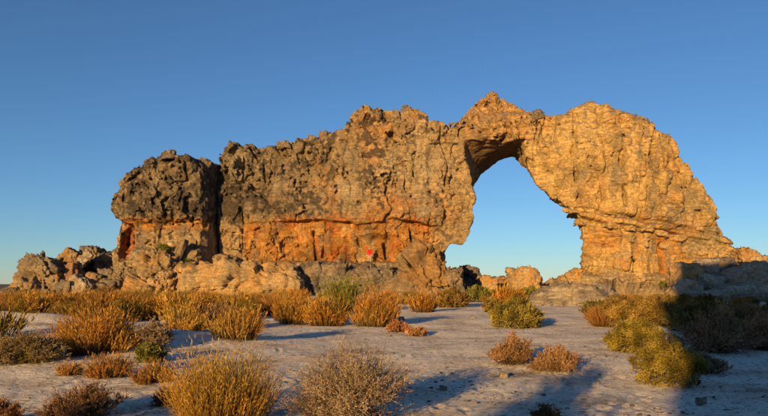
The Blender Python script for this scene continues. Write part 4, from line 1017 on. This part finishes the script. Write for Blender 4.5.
print('plants', round(time.time()-T0, 1))

# ------------------------------------------------------------------ the person in the red jacket on the ledge
def tube_figure(name, chains, mat, parent, vox=0.022):
    """one continuous skin: tapered capsules fused by a voxel remesh"""
    bm = bmesh.new()
    for pts in chains:
        for (a, ra), (b, rb) in zip(pts[:-1], pts[1:]):
            a = Vector(a); b = Vector(b); L = (b-a).length
            n = max(2, int(L/0.025))
            for i in range(n+1):
                t = i/n
                bmesh.ops.create_icosphere(bm, subdivisions=2, radius=ra+(rb-ra)*t, matrix=Matrix.Translation(a.lerp(b, t)))
    me = bpy.data.meshes.new(name); bm.to_mesh(me); bm.free()
    o = link(name, me, mat, parent)
    r = o.modifiers.new('fuse', 'REMESH'); r.mode = 'VOXEL'; r.voxel_size = vox; r.use_smooth_shade = True
    sm = o.modifiers.new('smooth', 'SMOOTH'); sm.iterations = 3; sm.factor = 0.5
    return o
def build_person():
    Y = 74.9; x = (369.6-CX)/F_PX*Y
    m = (np.abs(AV[:, 0]-x) < 0.22) & (np.abs(AV[:, 1]-Y) < 0.2) & (AV[:, 2] > 2.8) & (AV[:, 2] < 5.0)
    z = float(AV[m, 2].max())-0.05 if m.any() else 4.0
    print('person ledge z', z, 'wanted', at(369, 259.5, Y)[2])
    skin_m = flat_mat('skin_tone', (0.45, 0.28, 0.19)); red = flat_mat('red_jacket', (0.62, 0.018, 0.02)); tan = flat_mat('tan_trousers', (0.36, 0.27, 0.17)); hair_m = flat_mat('dark_hair', (0.04, 0.028, 0.02)); boot = flat_mat('brown_boots', (0.08, 0.05, 0.035))
    root = link('person', None, loc=(x, Y, z)); root.rotation_euler = (0, 0, math.radians(-15))
    tag(root, 'person in a red jacket standing on the ledge below the stained wall', 'person')
    # facing the camera (-Y); right arm bent to the hip
    hands = []
    for sx in (-1, 1):
        wx = 0.27*sx; wz = 0.84
        hands.append([((wx, -0.03, wz+0.04), 0.030), ((wx, -0.035, wz-0.05), 0.036)])
        for k, (fx, ln) in enumerate(((-0.026, 0.070), (-0.009, 0.085), (0.009, 0.080), (0.026, 0.062))):
            hands.append([((wx+fx, -0.035, wz-0.06), 0.010), ((wx+fx*1.1, -0.045, wz-0.06-ln*0.55), 0.009), ((wx+fx*1.1, -0.065, wz-0.06-ln), 0.008)])
        hands.append([((wx-0.03*sx, -0.045, wz-0.01), 0.012), ((wx-0.05*sx, -0.065, wz-0.05), 0.010), ((wx-0.045*sx, -0.07, wz-0.08), 0.009)])
    body = [[((0, 0, 0.95), 0.12), ((0, 0, 1.12), 0.11), ((0, 0, 1.30), 0.13), ((0, 0, 1.42), 0.08)], [((0, 0, 1.40), 0.055), ((0, -0.005, 1.50), 0.052)],
            [((0, -0.01, 1.555), 0.075), ((0, 0.0, 1.61), 0.092), ((0, 0.005, 1.65), 0.085)], [((0, -0.085, 1.60), 0.014), ((0, -0.108, 1.572), 0.014)],
            [((-0.088, 0, 1.59), 0.018), ((-0.092, 0, 1.62), 0.016)], [((0.088, 0, 1.59), 0.018), ((0.092, 0, 1.62), 0.016)]]
    for sx in (-1, 1):
        body += [[((0.09*sx, 0, 0.92), 0.085), ((0.105*sx, -0.01, 0.50), 0.055), ((0.12*sx, 0.01, 0.10), 0.040)], [((0.12*sx, 0.01, 0.05), 0.042), ((0.13*sx, -0.13, 0.035), 0.034)],
                 [((0.15*sx, 0, 1.38), 0.062), ((0.235*sx, 0.02, 1.12), 0.046), ((0.27*sx, -0.03, 0.88), 0.034)]]
    tube_figure('body', body+hands, skin_m, root, 0.012)
    jk = [[((0, 0, 0.90), 0.165), ((0, 0, 1.12), 0.155), ((0, 0, 1.30), 0.165), ((0, 0, 1.41), 0.10)], [((-0.13, 0, 1.36), 0.095), ((0.13, 0, 1.36), 0.095)], [((0, 0, 1.42), 0.078), ((0, 0.0, 1.47), 0.070)]]
    for sx in (-1, 1): jk.append([((0.15*sx, 0, 1.37), 0.086), ((0.24*sx, 0.02, 1.12), 0.070), ((0.27*sx, -0.03, 0.90), 0.056)])
    tube_figure('jacket', jk, red, root)
    tr = []
    for sx in (-1, 1): tr.append([((0.085*sx, 0, 0.90), 0.115), ((0.105*sx, -0.01, 0.50), 0.082), ((0.12*sx, 0.01, 0.09), 0.070)])
    tube_figure('trousers', tr, tan, root)
    for sx in (-1, 1): tube_figure('boot', [[((0.12*sx, 0.015, 0.11), 0.060), ((0.12*sx, 0.01, 0.045), 0.058), ((0.132*sx, -0.15, 0.038), 0.045)]], boot, root, 0.015)
    tube_figure('hair', [[((0, 0.035, 1.60), 0.088), ((0, 0.03, 1.66), 0.095), ((0, 0.0, 1.69), 0.080)]], hair_m, root, 0.015)
build_person()
print('done', round(time.time()-T0, 1))
